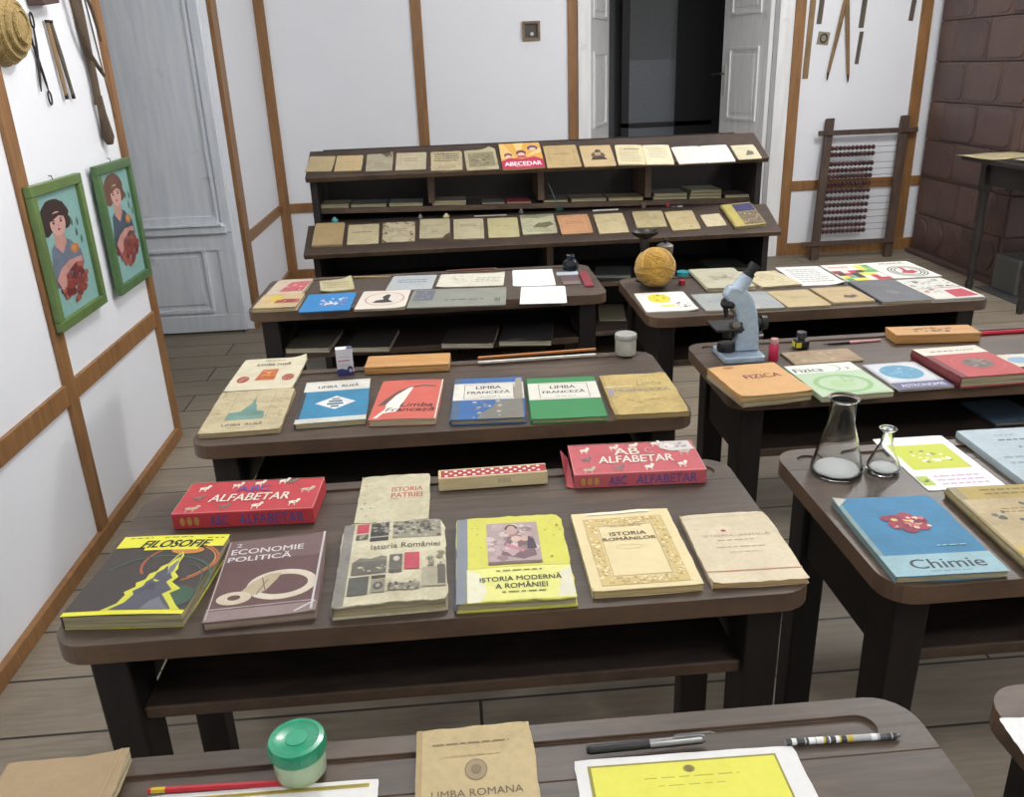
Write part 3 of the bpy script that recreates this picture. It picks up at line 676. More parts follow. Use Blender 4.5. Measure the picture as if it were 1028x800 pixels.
def sheet(g, w, d, zlo, zhi, m, jit=0, n=10, x0=None, x1=None, y0=None, y1=None, seed=1):
    """closed slab whose top and bottom follow functions of (u, v)"""
    rr = random.Random(seed); xa = -w / 2 if x0 is None else x0; xb = w / 2 if x1 is None else x1; ya = -d / 2 if y0 is None else y0; yb = d / 2 if y1 is None else y1
    top = []; bot = []
    for j in range(n + 1):
        for i in range(n + 1):
            x = xa + (xb - xa) * i / n; y = ya + (yb - ya) * j / n
            if jit and (i in (0, n) or j in (0, n)):
                x += (rr.random() - .5) * jit * (2 if (i in (0, n) and j in (0, n)) else 1); y += (rr.random() - .5) * jit
                if i in (0, n) and j in (0, n): x -= math.copysign(jit * .9, x); y -= math.copysign(jit * .9, y)
            u, v = (x + w / 2) / w, (y + d / 2) / d
            top.append((x, y, zhi(u, v))); bot.append((x, y, zlo(u, v)))
    k = (n + 1) ** 2; F = []
    for j in range(n):
        for i in range(n):
            a = j * (n + 1) + i; q = (a, a + 1, a + n + 2, a + n + 1); F.append(q); F.append(tuple(k + e for e in q[::-1]))
    bd = [i for i in range(n)] + [n + j * (n + 1) for j in range(n)] + [n * (n + 1) + n - i for i in range(n)] + [(n - j) * (n + 1) for j in range(n)]
    for a, b in zip(bd, bd[1:] + bd[:1]): F.append((a, b, k + b, k + a)[::-1])
    g.add(top + bot, F, m)

BK = [0]
def book(q, t, label, cover, art=(), name='textbook', cat='book', group=None, pg=(196, 180, 140), hard=False, spine=None, wear=.35, lift=(), bulge=.0, jit=.0015, over=None, n=10, back=None, dz=0):
    """q = (base centre, width, depth, heading, tilt). lift = ((corner u, corner v, height, radius), ...)"""
    loc, w, d, rot, tilt = q; BK[0] += 1; sd = BK[0]
    T = thing(name, label, cat, group=group); T.rotation_mode = 'ZYX'; T.rotation_euler = (tilt, 0, rot)
    T.location = (loc[0], loc[1] - dz * math.sin(tilt), loc[2] + dz * math.cos(tilt))
    c = .0022 if hard else .0007
    if t < .006: c = min(c, .0006)
    def hf(u, v):
        h = bulge * math.sin(PI * max(0, min(1, u))) * (1 - .3 * v)
        for (cu, cv, hh, r_) in lift:
            dd = math.hypot((u - cu) * w, (v - cv) * d); r2 = r_ * w
            if dd < r2: h += hh * (1 - dd / r2) ** 2
        return h
    ov = over if over is not None else (.003 if hard else .0012)
    cm = paper(cover, wear); bm_ = paper(back or cover, wear)
    g = G()
    sheet(g, w, d, lambda u, v: t - c + hf(u, v), lambda u, v: t + hf(u, v), cm, jit, n, seed=sd)
    if not hard: sheet(g, w, d, lambda u, v: 0, lambda u, v: c, bm_, jit, 2, seed=sd + 50)
    else: g.box(-w / 2, -d / 2, 0, w / 2, d / 2, c, bm_)
    sm = paper(spine, wear) if spine else cm
    sp = [(-w / 2 - (.0015 if hard else .0004) * math.sin(PI * k / 6) * (2.2 if hard else 1), c + (t - 2 * c) * k / 6) for k in range(7)]
    sp = [(-w / 2, 0)] + sp + [(-w / 2, t + .0002), (-w / 2 + .0012, t + .0001), (-w / 2 + .0012, 0)]
    pts = [(p[0], p[1]) for p in sp]
    g.prism(pts, -d / 2 + .001, d / 2 - .001, sm, 'y')
    if spine:
        put0 = lambda u, v, L: ((u - .5) * w, (v - .5) * d, t + hf(u, v) + L)
        print_on(g, [('r', .003, .003, (.10 if hard else .05), .997, spine)], w, d, put0, wear)
    if art: print_on(g, art, w, d, lambda u, v, L: ((u - .5) * w, (v - .5) * d, t + hf(u, v) + L + (.0003 if bulge or lift else .0001)), wear, .00006 if bulge or lift else .00002)
    g.obj('cover', T, fix=False, smooth=50)
    g = G(); e = .0001
    sheet(g, w, d, lambda u, v: c + e, lambda u, v: t - c - e + hf(u, v) * .9, pages(pg), .0006, n, x0=-w / 2 + .0016, x1=w / 2 - ov, y0=-d / 2 + ov, y1=d / 2 - ov, seed=sd + 9)
    g.obj('page_block', T, fix=False)
    return T
def leaf(q, label, col, art=(), name='paper_sheet', cat='paper', t=.0009, lift=(), wave=0, group=None, wear=.12, jit=.001, dz=0, n=12):
    loc, w, d, rot, tilt = q; BK[0] += 1
    def hf(u, v):
        h = wave * (1 + math.sin(5.1 * u + 3.3 * v + BK[0])) / 2
        for (cu, cv, hh, r_) in lift:
            dd = math.hypot((u - cu) * w, (v - cv) * d); r2 = r_ * w
            if dd < r2: h += hh * (1 - dd / r2) ** 2
        return h
    g = G(); sheet(g, w, d, lambda u, v: hf(u, v), lambda u, v: t + hf(u, v), paper(col, wear), jit, n, seed=BK[0])
    if art: print_on(g, art, w, d, lambda u, v, L: ((u - .5) * w, (v - .5) * d, t + hf(u, v) + L), wear)
    o = g.obj(name, None, fix=False, smooth=50); o.rotation_mode = 'ZYX'; o.rotation_euler = (tilt, 0, rot)
    o.location = (loc[0], loc[1] - dz * math.sin(tilt), loc[2] + dz * math.cos(tilt))
    return tag(o, label, cat, group)
def open_book(q, t, label, cl, cr, art_l=(), art_r=(), wear=.2, cover=(90, 74, 60), name='open_notebook'):
    loc, w, d, rot, tilt = q
    T = thing(name, label, 'notebook'); T.rotation_mode = 'ZYX'; T.rotation_euler = (tilt, 0, rot); T.location = loc
    g = G(); g.box(-w / 2, -d / 2, 0, w / 2, d / 2, .001, paper(cover, .3)); g.obj('cover', T)
    hl = lambda u, v: t * (.55 + .45 * math.sin(PI * min(1, max(0, u)) ** .8)) * (1 if u < .97 else .3)
    for side, col, art in ((-1, cl, art_l), (1, cr, art_r)):
        f = (lambda u, v: .0012 + t * (.5 + .5 * math.sin(PI * (.15 + .8 * u)))) if side < 0 else (lambda u, v: .0012 + t * (.5 + .5 * math.sin(PI * (.95 - .8 * u))) * .7)
        g = G(); ww = w / 2 - .002; o = side * (w / 4)
        vs = G(); sheet(vs, ww, d - .004, lambda u, v: .0011, f, paper(col, wear), .001, 10)
        if art: print_on(vs, art, ww, d, lambda u, v, L: ((u - .5) * ww, (v - .5) * (d - .006), f(u, v) + L), wear)
        vs.obj('page', T, (o, 0, 0), fix=False, smooth=50)
    return T
TXT = (70, 62, 54); GR = (120, 112, 100)
# ================================================================== history desk
YL = (232, 228, 40); BLK = (34, 32, 30)
book(((-0.4925,1.1609,0.7204),0.1748,0.2192,-0.081,0.0), .022, 'dark textbook FILOSOFIE with yellow title band and jagged tree, at desk left end', (66, 58, 54), [
 ('ring', .70, .62, .34, .26, .022, (186, 92, 52), -70, 215), ('ring', .70, .62, .31, .235, .012, (214, 142, 60), -60, 120), ('ring', .55, .36, .52, .36, .018, (62, 104, 80), -10, 150), ('ring', .80, .34, .2, .24, .012, (74, 96, 78), -80, 90),
 ('e', .86, .20, .14, .12, (58, 92, 70)), ('e', .70, .78, .15, .05, (206, 130, 56)),
 ('r', 0, .835, 1, 1, YL), ('r', 0, 0, 1, .045, YL), ('r', .28, .79, .78, .836, YL), ('dash', .06, .955, .30, .985, 1, (120, 110, 30)), ('dash', .38, .955, .70, .985, 1, (120, 110, 30)), ('dash', .80, .94, .98, .97, 1, (120, 110, 30)),
 ('t', 'FILOSOFIE', .55, .875, .64, .10, BLK, .05, .3),
 ('p', [(.30,.045),(.40,.12),(.42,.22),(.39,.25),(.46,.31),(.44,.36),(.50,.40),(.50,.47),(.55,.50),(.56,.56),(.61,.60),(.64,.72),(.67,.755),(.70,.70),(.70,.60),(.73,.52),(.72,.48),(.78,.42),(.75,.36),(.86,.28),(.79,.23),(.90,.10),(.96,.045)], (214, 214, 48)),
 ('p', [(.36,.05),(.46,.13),(.49,.22),(.46,.26),(.52,.32),(.52,.37),(.56,.42),(.56,.48),(.60,.52),(.62,.60),(.65,.70),(.675,.735),(.685,.66),(.685,.58),(.70,.50),(.69,.46),(.73,.41),(.70,.36),(.79,.27),(.73,.22),(.84,.10),(.88,.05)], (84, 84, 98)),
 ('p', [(.62,.05),(.66,.14),(.72,.19),(.80,.10),(.86,.05)], (118, 118, 128)), ('p', [(.64,.55),(.66,.45),(.70,.50),(.685,.66)], (122, 122, 134)), ('p', [(.50,.20),(.56,.28),(.64,.26),(.62,.34),(.56,.36)], (70, 70, 84)),
], wear=.15, lift=((1, .5, .004, .5),), bulge=.002, pg=(176, 166, 128), back=YL)
book(((-0.3118,1.1475,0.7204),0.1581,0.223,0.053,0.0), .013, 'brown-mauve textbook ECONOMIE POLITICA in a torn clear film', (122, 92, 92), [
 ('r', .0, .14, .97, .70, (104, 70, 68)), ('r', 0, .70, .97, .715, (112, 82, 80)), ('r', 0, 0, 1, .115, (146, 124, 120)), ('l', [(.0, .135), (.97, .135)], .012, (196, 184, 176)),
 ('t', 'ECONOMIE', .42, .835, .72, .07, (222, 214, 210), .02), ('t', 'POLITICĂ', .36, .745, .62, .085, (222, 214, 210), .02), ('t', '2', .12, .925, .05, .05, (206, 196, 190), .03),
 ('ring', .64, .36, .33, .18, .085, (214, 200, 176)), ('p', [(.36,.24),(.50,.30),(.58,.42),(.62,.50),(.50,.50),(.36,.42),(.26,.30)], (188, 170, 136)), ('e', .22, .24, .16, .075, (206, 190, 162)), ('e', .22, .245, .06, .03, (92, 60, 52)), ('l', [(.42,.26),(.50,.44)], .01, (120, 98, 76)), ('l', [(.50,.28),(.44,.46)], .01, (120, 98, 76)),
 ('l', [(.955, .02), (.985, .98)], .022, (206, 200, 196)), ('l', [(.02, .02), (.02, .98)], .012, (190, 176, 168)), ('l', [(.80, .02), (.98, .12)], .02, (214, 208, 202)),
], wear=.3, lift=((1, 1, .006, .3), (1, 0, .003, .3)), pg=(170, 150, 130), n=14)
book(((-0.1348,1.3934,0.7204),0.1284,0.1797,0.001,0.0), .004, 'thin cream booklet with red title ISTORIA PATRIEI and holes torn along its edge', (205, 196, 160), [
 ('t', 'ISTORIA', .68, .66, .44, .10, (190, 92, 72), .02), ('t', 'PATRIEI', .68, .53, .44, .10, (190, 92, 72), .02), ('l', [(.46, .455), (.92, .455)], .008, (190, 120, 100)),
 ('spots', .05, .1, .2, .95, 14, .022, [(168, 156, 120), (186, 174, 138)], 3)], wear=.5, jit=.003, name='booklet')
RD = (206, 66, 84); DG = (78, 76, 70)
book(((-0.1235,1.1537,0.7204),0.1656,0.2356,0.019,0.0), .020, 'thick worn cream book Istoria Romaniei with grey spine, small pictures and two red squares', (212, 203, 168), [
 ('r', .13, .86, .25, .985, RD), ('r', .27, .80, .45, .985, DG), ('r', .13, .77, .25, .84, (96, 92, 80)), ('r', .27, .735, .45, .785, (60, 58, 54)), ('r', .49, .755, .965, .985, (150, 144, 120)),
 ('spots', .50, .77, .95, .97, 60, .025, [DG, (176, 170, 146), (104, 100, 88)], 5), ('spots', .29, .82, .43, .97, 14, .03, [(150, 146, 130), (58, 56, 52)], 6), ('spots', .15, .78, .23, .83, 6, .02, [(170, 164, 140)], 7),
 ('t', 'Istoria României', .62, .655, .66, .065, (74, 68, 58), .006),
 ('r', .13, .33, .45, .48, (110, 106, 94)), ('p', [(.13,.48),(.2,.53),(.3,.51),(.4,.54),(.45,.52),(.45,.48)], (128, 122, 106)), ('spots', .14, .36, .44, .42, 14, .018, [(190, 184, 158)], 8), ('r', .475, .38, .595, .54, (104, 100, 88)), ('e', .54, .485, .03, .03, (206, 200, 176)), ('r', .475, .32, .595, .365, (90, 86, 76)), ('r', .615, .35, .755, .55, RD),
 ('r', .12, .10, .30, .30, (92, 92, 84)), ('r', .325, .27, .45, .30, DG), ('r', .325, .11, .45, .25, (150, 144, 124)), ('e', .388, .18, .045, .045, (92, 90, 80)), ('e', .388, .185, .02, .02, (170, 166, 144)),
 ('r', .475, .12, .76, .19, (140, 134, 114)), ('spots', .48, .12, .75, .24, 26, .018, [(86, 82, 72), (190, 184, 158)], 9), ('r', .78, .14, .99, .36, (178, 172, 144)), ('r', .92, .16, .99, .38, (104, 98, 84)), ('spots', .84, .38, .97, .54, 10, .03, [(134, 124, 100), (160, 150, 122)], 4),
], hard=True, spine=(140, 136, 128), wear=.6, jit=.004, bulge=.003, pg=(186, 172, 134), n=14)
book(((0.0635,1.148,0.7204),0.1749,0.2447,-0.021,0.0), .015, 'yellow book with blue-grey spine and a mother-and-child picture, history desk middle', (214, 210, 70), [
 ('r', .09, .005, .995, .36, (228, 226, 120)), ('r', .09, .36, .995, .364, (150, 140, 60)), ('p', [(.10,.0),(.2,.0),(.26,.1),(.2,.3),(.10,.35)], (228, 224, 190)), ('p', [(.84,.02),(.99,.02),(.99,.34),(.9,.3),(.88,.15)], (222, 218, 188)),
 ('r', .28, .39, .76, .905, (176, 154, 150)), ('spots', .30, .42, .74, .88, 50, .05, [(206, 186, 178), (150, 124, 124), (190, 160, 160)], 11), ('p', [(.40,.50),(.44,.64),(.48,.72),(.56,.74),(.64,.72),(.70,.62),(.72,.48),(.60,.44)], (122, 92, 100)), ('e', .51, .80, .055, .055, (196, 160, 148)), ('ring', .51, .82, .06, .055, .02, (72, 54, 56), 0, 190), ('e', .55, .69, .05, .035, (214, 176, 156)), ('e', .63, .69, .045, .035, (206, 168, 150)), ('p', [(.64,.56),(.66,.72),(.71,.68),(.73,.56)], (70, 60, 72)), ('p', [(.44,.60),(.46,.64),(.62,.55),(.60,.52)], (196, 130, 140)), ('r', .28, .39, .76, .42, (124, 96, 92)),
 ('t', 'ISTORIA MODERNĂ', .55, .235, .70, .065, (56, 56, 34), .012), ('t', 'A ROMÂNIEI', .55, .155, .44, .065, (56, 56, 34), .012), ('dash', .34, .30, .78, .33, 1, (120, 116, 60)), ('dash', .36, .07, .78, .10, 1, (120, 116, 60)),
 ('spots', .12, .42, .27, .95, 5, .012, [(170, 158, 50)], 12), ('spots', .78, .42, .97, .95, 6, .014, [(176, 164, 60)], 13),
], hard=True, spine=(128, 136, 146), wear=.18, jit=.003, bulge=.002, pg=(190, 178, 140), n=14)
book(((0.255,1.1532,0.7204),0.1655,0.2306,-0.004,0.0), .013, 'cream paperback ISTORIA ROMANILOR inside a gold ornamental border', (228, 208, 152), [
 ('fr', .10, .05, .90, .90, .115, (212, 184, 112)), ('fr', .225, .15, .775, .80, .008, (186, 156, 84)), ('fr', .10, .05, .90, .90, .006, (190, 160, 88)),
 ('spots', .11, .06, .21, .89, 60, .016, [(236, 220, 170), (184, 152, 80)], 21), ('spots', .79, .06, .89, .89, 60, .016, [(236, 220, 170), (184, 152, 80)], 22), ('spots', .2, .81, .8, .89, 46, .016, [(236, 220, 170), (184, 152, 80)], 23), ('spots', .2, .06, .8, .135, 46, .016, [(236, 220, 170), (184, 152, 80)], 24),
 ('t', 'ISTORIA', .50, .675, .36, .048, (84, 68, 42), .018), ('t', 'ROMÂNILOR', .50, .61, .52, .052, (84, 68, 42), .018), ('dash', .34, .77, .68, .79, 1, (168, 140, 84)), ('ring', .47, .50, .13, .03, .006, (200, 176, 120)), ('r', .15, .955, .80, .985, (240, 232, 206))], wear=.12, pg=(206, 182, 126), lift=((.7, 1, .002, .3),))
book(((0.4249,1.1403,0.7204),0.1458,0.2048,-0.024,0.0), .010, 'faded beige book ISTORIA ANTICA with a thin red line near the foot, desk right end', (216, 200, 164), [
 ('t', 'ISTORIA  ANTICĂ', .52, .655, .74, .05, (190, 164, 134), .008), ('dash', .28, .56, .72, .59, 1, (176, 152, 122)), ('dash', .20, .46, .80, .49, 1, (188, 160, 130)), ('dash', .34, .39, .74, .41, 1, (188, 164, 130)), ('l', [(0, .15), (1, .15)], .016, (206, 140, 104)), ('e', .40, .72, .03, .014, (172, 74, 96)), ('l', [(0, .925), (1, .955)], .006, (176, 156, 120))], wear=.3, jit=.003, pg=(200, 166, 112), lift=((0, 0, .003, .25),))

def box_game(q, t, label, torn, cover=(205, 68, 74)):
    loc, w, d, rot, tilt = q
    T = thing('game_box', label, 'box', loc, (0, 0, rot)); cm = paper(cover, .25); ed = paper((206, 176, 140), .6)
    g = G(); g.box(-w / 2 + .003, -d / 2 + .003, 0, w / 2 - .003, d / 2 - .003, t * .55, cm); g.obj('box_base', T, bevel=.001)
    g = G(); sk = .0016
    g.box(-w / 2, -d / 2, t - sk, w / 2, d / 2, t, cm); g.box(-w / 2, -d / 2, .001, w / 2, -d / 2 + sk, t - sk, cm); g.box(-w / 2, d / 2 - sk, .001, w / 2, d / 2, t - sk, cm)
    g.box(w / 2 - sk, -d / 2 + sk, .001, w / 2, d / 2 - sk, t - sk, cm)
    if torn: g.add([(-w / 2, d / 2, .001), (-w / 2, -d / 2, .001), (-w / 2 - .014, -d / 2 + .004, .004), (-w / 2 - .016, d / 2 - .012, t * .9)], [(0, 1, 2, 3)], cm)
    else: g.box(-w / 2, -d / 2 + sk, .001, -w / 2 + sk, d / 2 - sk, t - sk, cm)
    g.obj('lid', T, bevel=.0007)
    wh = (232, 222, 204); gr_ = (126, 106, 96); yl = (206, 150, 70)
    an = []
    for cx, cy, k in ((.12, .80, 0), (.36, .86, 1), (.52, .90, 0), (.90, .62, 3), (.12, .48, 2), (.12, .15, 3), (.35, .17, 2), (.58, .17, 1), (.84, .22, 0), (.76, .90, 2), (.70, .93, 0)):
        c = (wh, wh, gr_, (196, 176, 150))[k]; s_ = .035 if k < 3 else .045
        an += [('e', cx, cy, s_, .045, c), ('e', cx + s_ * .9, cy + .06, s_ * .4, .04, c), ('l', [(cx - s_ * .6, cy - .03), (cx - s_ * .7, cy - .11)], .007, c), ('l', [(cx + s_ * .4, cy - .03), (cx + s_ * .45, cy - .11)], .007, c), ('l', [(cx - s_, cy), (cx - s_ * 1.7, cy + .06)], .005, gr_), ('spots', cx - .02, cy - .03, cx + .02, cy + .03, 3, .007, [gr_, yl], int(cx * 100))]
    an += [('t', 'ALFABETAR', .50, .44, .58, .22, wh, .02, .12)]
    an += [('t', 'AB', .45, .70, .20, .22, wh, .02), ('ring', .63, .70, .035, .1, .012, (196, 150, 150), 40, 320), ('p', [(.72, .76), (.735, .98), (.97, .98), (.99, .68), (.80, .64)], (206, 196, 190)), ('spots', .76, .72, .95, .92, 14, .02, [(150, 146, 150), (190, 170, 170), (226, 220, 214)], 5)] if torn else [('t', 'ABC', .50, .72, .24, .18, (96, 80, 168), .02)]
    for a, b in (((0, 0), (1, 0)), ((0, 1), (1, 1)), ((0, 0), (0, 1)), ((1, 0), (1, 1))): an.append(('l', [(.003 + .994 * a[0], .008 + .984 * a[1]), (.003 + .994 * b[0], .008 + .984 * b[1])], .003, (222, 176, 160)))
    g = G(); print_on(g, an, w, d, lambda u, v, L: ((u - .5) * w, (v - .5) * d, t + L + .0001), .3)
    fr_ = [('e', .07 + .05 * k, .5, .018, .28, yl) for k in range(3)] + [('t', 'ABC', .33, .5, .13, .62, (84, 76, 150), .02), ('t', 'ALFABETAR', .70, .5, .46, .62, (84, 76, 150), .02)]
    print_on(g, fr_, w, t, lambda u, v, L: ((u - .5) * w, -d / 2 - L - .0001, v * t), .3)
    g.obj('printed_picture', T, fix=False)
box_game(((-0.3874,1.3861,0.7204),0.2435,0.1183,-0.045,0.0), .030, 'red ABC ALFABETAR game box with blue and white letters, left end of history desk', False, (206, 52, 60))
box_game(((0.3198,1.4436,0.7204),0.2435,0.1307,-0.046,0.0), .028, 'faded red ABC ALFABETAR game box with torn side and paper sticker, at desk right', True, (204, 84, 92))
# polka dot pencil case
_q = ((0.0481,1.4297,0.7204),0.2024,0.0359,0.009,0.0)
T = thing('pencil_case', 'cream wooden pencil case with white-dotted red sliding lid, behind the history books', 'pencil case', _q[0], (0, 0, _q[3])); w, d = _q[1], _q[2]
cw = wood('cream_wood', (196, 176, 132), (218, 202, 160), (2, 20, 20), .5)
g = G(); g.box(-w / 2, -d / 2, 0, w / 2, d / 2, .020, cw); g.box(-w / 2, -d / 2, .020, w / 2, -d / 2 + .004, .026, cw); g.box(-w / 2, d / 2 - .004, .020, w / 2, d / 2, .026, cw); g.box(-w / 2, -d / 2 + .004, .020, -w / 2 + .005, d / 2 - .004, .026, cw)
print_on(g, [('r', .54, .35, .66, .7, (204, 186, 144)), ('l', [(.60, .3), (.60, .75)], .003, (150, 130, 96))], w, .026, lambda u, v, L: ((u - .5) * w, -d / 2 - L, v * .026), .3)
g.obj('case_body', T, fix=False, bevel=.001)
g = G(); g.box(-w / 2 + .005, -d / 2 + .0042, .0202, w / 2 - .002, d / 2 - .0042, .0255, paper((186, 36, 46), .1))
dots = []
for r_ in range(3):
    for k in range(11): dots.append(('e', .05 + k * .088 + (.044 if r_ % 2 else 0), .2 + .3 * r_, .017, .017 * w / (d - .008), (236, 228, 214)))
print_on(g, [q for q in dots if q[1] < .97], w - .007, d - .0084, lambda u, v, L: (-w / 2 + .005 + u * (w - .007), (v - .5) * (d - .0084), .0255 + L), .1)
g.obj('sliding_lid', T, fix=False)

# ================================================================== front desk
book(((-0.4712,0.7477,0.7204),0.1368,0.0936,-0.004,0.0), .010, 'plain brown-paper covered notebook at the front desk left end', (176, 148, 106), [('l', [(.9, .0), (.93, 1)], .008, (196, 172, 132))], name='notebook', wear=.2, lift=((1, 1, .010, .5),), pg=(206, 194, 156), n=14)
T = thing('plastic_jar', 'small round jar with green screw lid and pale greenish contents', 'jar', (-0.2048,0.7532,0.72))
g = G(); g.lathe([(0, 0), (.024, 0), (.0285, .006), (.0285, .029), (.027, .032), (0, .032)], plain((176, 196, 160), .3, 0, .3), 40); g.obj('jar_body', T, smooth=40)
g = G(); g.lathe([(0, .0322), (.0305, .0322), (.0312, .035), (.0312, .046), (.030, .0495), (.025, .0505), (.023, .0492), (0, .0488)], plain((28, 150, 108), .3, 0, .4), 48); g.lathe([(0, .0489), (.012, .0489), (.012, .0498), (0, .0498)], plain((40, 160, 118), .3, 0, .4), 24)
for k in range(48):
    a = 2 * PI * k / 48; g.box(.0311 * math.cos(a) - .0006, .0311 * math.sin(a) - .0006, .0355, .0311 * math.cos(a) + .0006, .0311 * math.sin(a) + .0006, .0455, plain((28, 150, 108), .3, 0, .4))
g.obj('screw_lid', T, smooth=35)
def rod(name, label, cat, a, b, r_, segs, tip=None, n=10, lift_=0, parts=None):
    """pencil or pen lying from a to b; segs = ((fraction, material, radius factor, part name), ...)"""
    a, b = Vector(a), Vector(b); L = (b - a).length; T = thing(name, label, cat, (a.x, a.y, a.z + r_ + .0003), (0, 0, math.atan2(b.y - a.y, b.x - a.x)))
    p = 0
    for fr_, m, rf0, rf1, nm in segs:
        g = G(); g.tube([(p * L, 0, 0), ((p + fr_) * L, 0, 0)], [r_ * rf0, r_ * rf1], m, n); g.obj(nm, T, smooth=40); p += fr_
    return T
SV = M['steel']; RDp = plain((184, 34, 44), .35)
rod('pencil', 'red pencil with brass ferrule lying behind the striped card', 'pencil', (-0.3686,0.7405,0.72), (-0.1987,0.7351,0.72), .0036, ((.02, RDp, 1, 1, 'eraser'), (.09, plain((206, 176, 60), .3, .8), 1.02, 1.02, 'ferrule'), (.84, RDp, 1, 1, 'barrel'), (.05, M['honey'], 1, .2, 'sharpened_tip')), n=6)
cardart = [('fr', .02, .02, .975, .95, .02, (236, 232, 220)), ('l', [(.05, .90), (.96, .90)], .022, (196, 176, 70))] + [('l', [(.06 + .012 * k, .885), (.072 + .012 * k, .915)], .004, (120, 110, 60)) for k in range(74)]
leaf(((-0.2441,0.6913,0.7204),0.2539,0.0866,-0.009,0.0), 'white card edged with a twisted gold stripe, cut off at the photo bottom', (232, 230, 226), cardart, name='striped_card', cat='card', t=.001)
book(((-0.0092,0.6984,0.7204),0.1322,0.1791,0.008,0.0), .013, 'worn tan book LIMBA ROMANA with a small round emblem, front desk middle', (196, 172, 118), [
 ('t', 'LIMBA ROMANA', .50, .455, .74, .055, (112, 96, 66), .008), ('e', .50, .63, .085, .075, (160, 138, 98)), ('ring', .50, .63, .095, .085, .012, (138, 118, 82)), ('e', .50, .63, .045, .04, (132, 112, 78)), ('dash', .12, .84, .84, .87, 1, (138, 118, 82)), ('dash', .22, .74, .76, .76, 1, (182, 158, 112)), ('dash', .26, .31, .74, .35, 1, (124, 106, 76)), ('dash', .36, .15, .64, .18, 1, (124, 106, 76))], wear=.35, jit=.003, lift=((1, 1, .003, .3),), spine=(178, 150, 98))
pen_a, pen_b = (0.1163,0.7438,0.72), (0.2527,0.7466,0.72)
t = rod('fountain_pen', 'black and silver fountain pen lying above the yellow certificate', 'pen', pen_a, pen_b, .0052, ((.03, M['black'], .75, .95, 'end_plug'), (.50, M['black'], 1, 1, 'barrel'), (.44, SV, 1.12, 1.10, 'cap'), (.03, SV, 1.1, .8, 'cap_top')), n=18)
g = G(); g.tube([(.100, 0, .0065), (.102, 0, .0085), (.142, 0, .0088), (.148, 0, .006)], .0014, SV, 8); g.obj('clip', t)
leafq = ((0.2232,0.6635,0.7204),0.2493,0.1349,-0.018,0.0)
leaf(leafq, 'white-bordered card with bright yellow certificate print, front desk right', (226, 225, 222), [
 ('r', .055, .02, .905, .925, (150, 140, 40)), ('r', .07, .02, .895, .905, (226, 222, 62)), ('e', .50, .83, .02, .03, (120, 112, 40)), ('ring', .50, .83, .026, .038, .004, (90, 84, 30)), ('dash', .27, .74, .73, .765, 1, (172, 166, 50)), ('dash', .34, .66, .66, .68, 1, (172, 166, 50)), ('dash', .2, .1, .8, .36, 4, (176, 168, 52))],
 name='certificate_card', cat='card', t=.002)
pencilart = plain((176, 178, 178), .4)
t = rod('pencil', 'silver-grey patterned pencil with yellow patches lying in the desk groove', 'pencil', (0.3416,0.7319,0.72), (0.4737,0.7276,0.72), .0038, ((.95, pencilart, 1, 1, 'barrel'), (.05, SV, 1, .35, 'tip')), n=12)
L_ = (Vector((0.4737,0.7276,0.72)) - Vector((0.3416,0.7319,0.72))).length
g = G()
for k in range(26):
    a = rnd.random() * 2 * PI; x = rnd.random() * .92 * L_; c = [(60, 60, 62), (236, 236, 232), (206, 176, 50), (90, 88, 90)][k % 4 if x > .3 * L_ else (k % 2)]
    g = G(); g.tube([(x, 0, 0), (x + .004 + .004 * rnd.random(), 0, 0)], .00385 + k * .000002, plain(c, .4), 12); g.obj('printed_ring', t)

# ================================================================== language desk
book(((-0.4987,2.1228,0.7204),0.1677,0.2433,-0.014,0.0), .008, 'cream book with orange square and two red ornaments, farther of the left pair', (216, 206, 174), [
 ('p', [(.36,.28),(.66,.28),(.64,.62),(.40,.62)], (204, 108, 52)), ('spots', .40, .32, .62, .60, 24, .03, [(226, 150, 90), (180, 76, 40)], 31), ('e', .18, .32, .09, .10, (176, 84, 66)), ('e', .85, .34, .09, .10, (176, 84, 66)), ('spots', .12, .26, .24, .38, 6, .02, [(214, 150, 120)], 2), ('spots', .79, .28, .91, .40, 6, .02, [(214, 150, 120)], 3),
 ('t', 'Limba rusă', .52, .79, .52, .09, (84, 76, 60), .012), ('dash', .35, .89, .68, .93, 1, (120, 110, 88))], wear=.3, jit=.002, lift=((1, 1, .012, .25),), pg=(198, 186, 146))
book(((-0.4905,1.8586,0.7204),0.1757,0.2542,0.022,0.0), .012, 'stained tan LIMBA RUSA book with teal tower drawing, nearer of the left pair', (200, 184, 142), [
 ('p', [(.24,.34),(.26,.44),(.40,.46),(.46,.58),(.50,.66),(.515,.86),(.54,.66),(.58,.58),(.60,.46),(.70,.44),(.72,.34)], (104, 150, 138)), ('r', .24, .26, .73, .36, (116, 156, 142)), ('fr', .24, .26, .76, .94, .008, (172, 152, 112)),
 ('t', 'LIMBA  RUSĂ', .50, .16, .50, .07, (84, 72, 54), .014), ('dash', .34, .07, .70, .09, 1, (140, 120, 88)), ('spots', .03, .4, .2, .98, 12, .03, [(178, 158, 116)], 8), ('spots', .78, .3, .98, .98, 14, .03, [(182, 162, 118)], 9)], wear=.55, jit=.003, pg=(190, 172, 130))
T = thing('pill_box', 'small upright white carton with red lettering and dark blue base', 'box', (-0.2965,2.1072,0.72), (0, 0, .12))
bw, bd, bh = .042, .024, .070
g = G(); g.box(-bw / 2, -bd / 2, 0, bw / 2, bd / 2, bh, paper((218, 218, 222), .1)); g.obj('carton', T, bevel=.001)
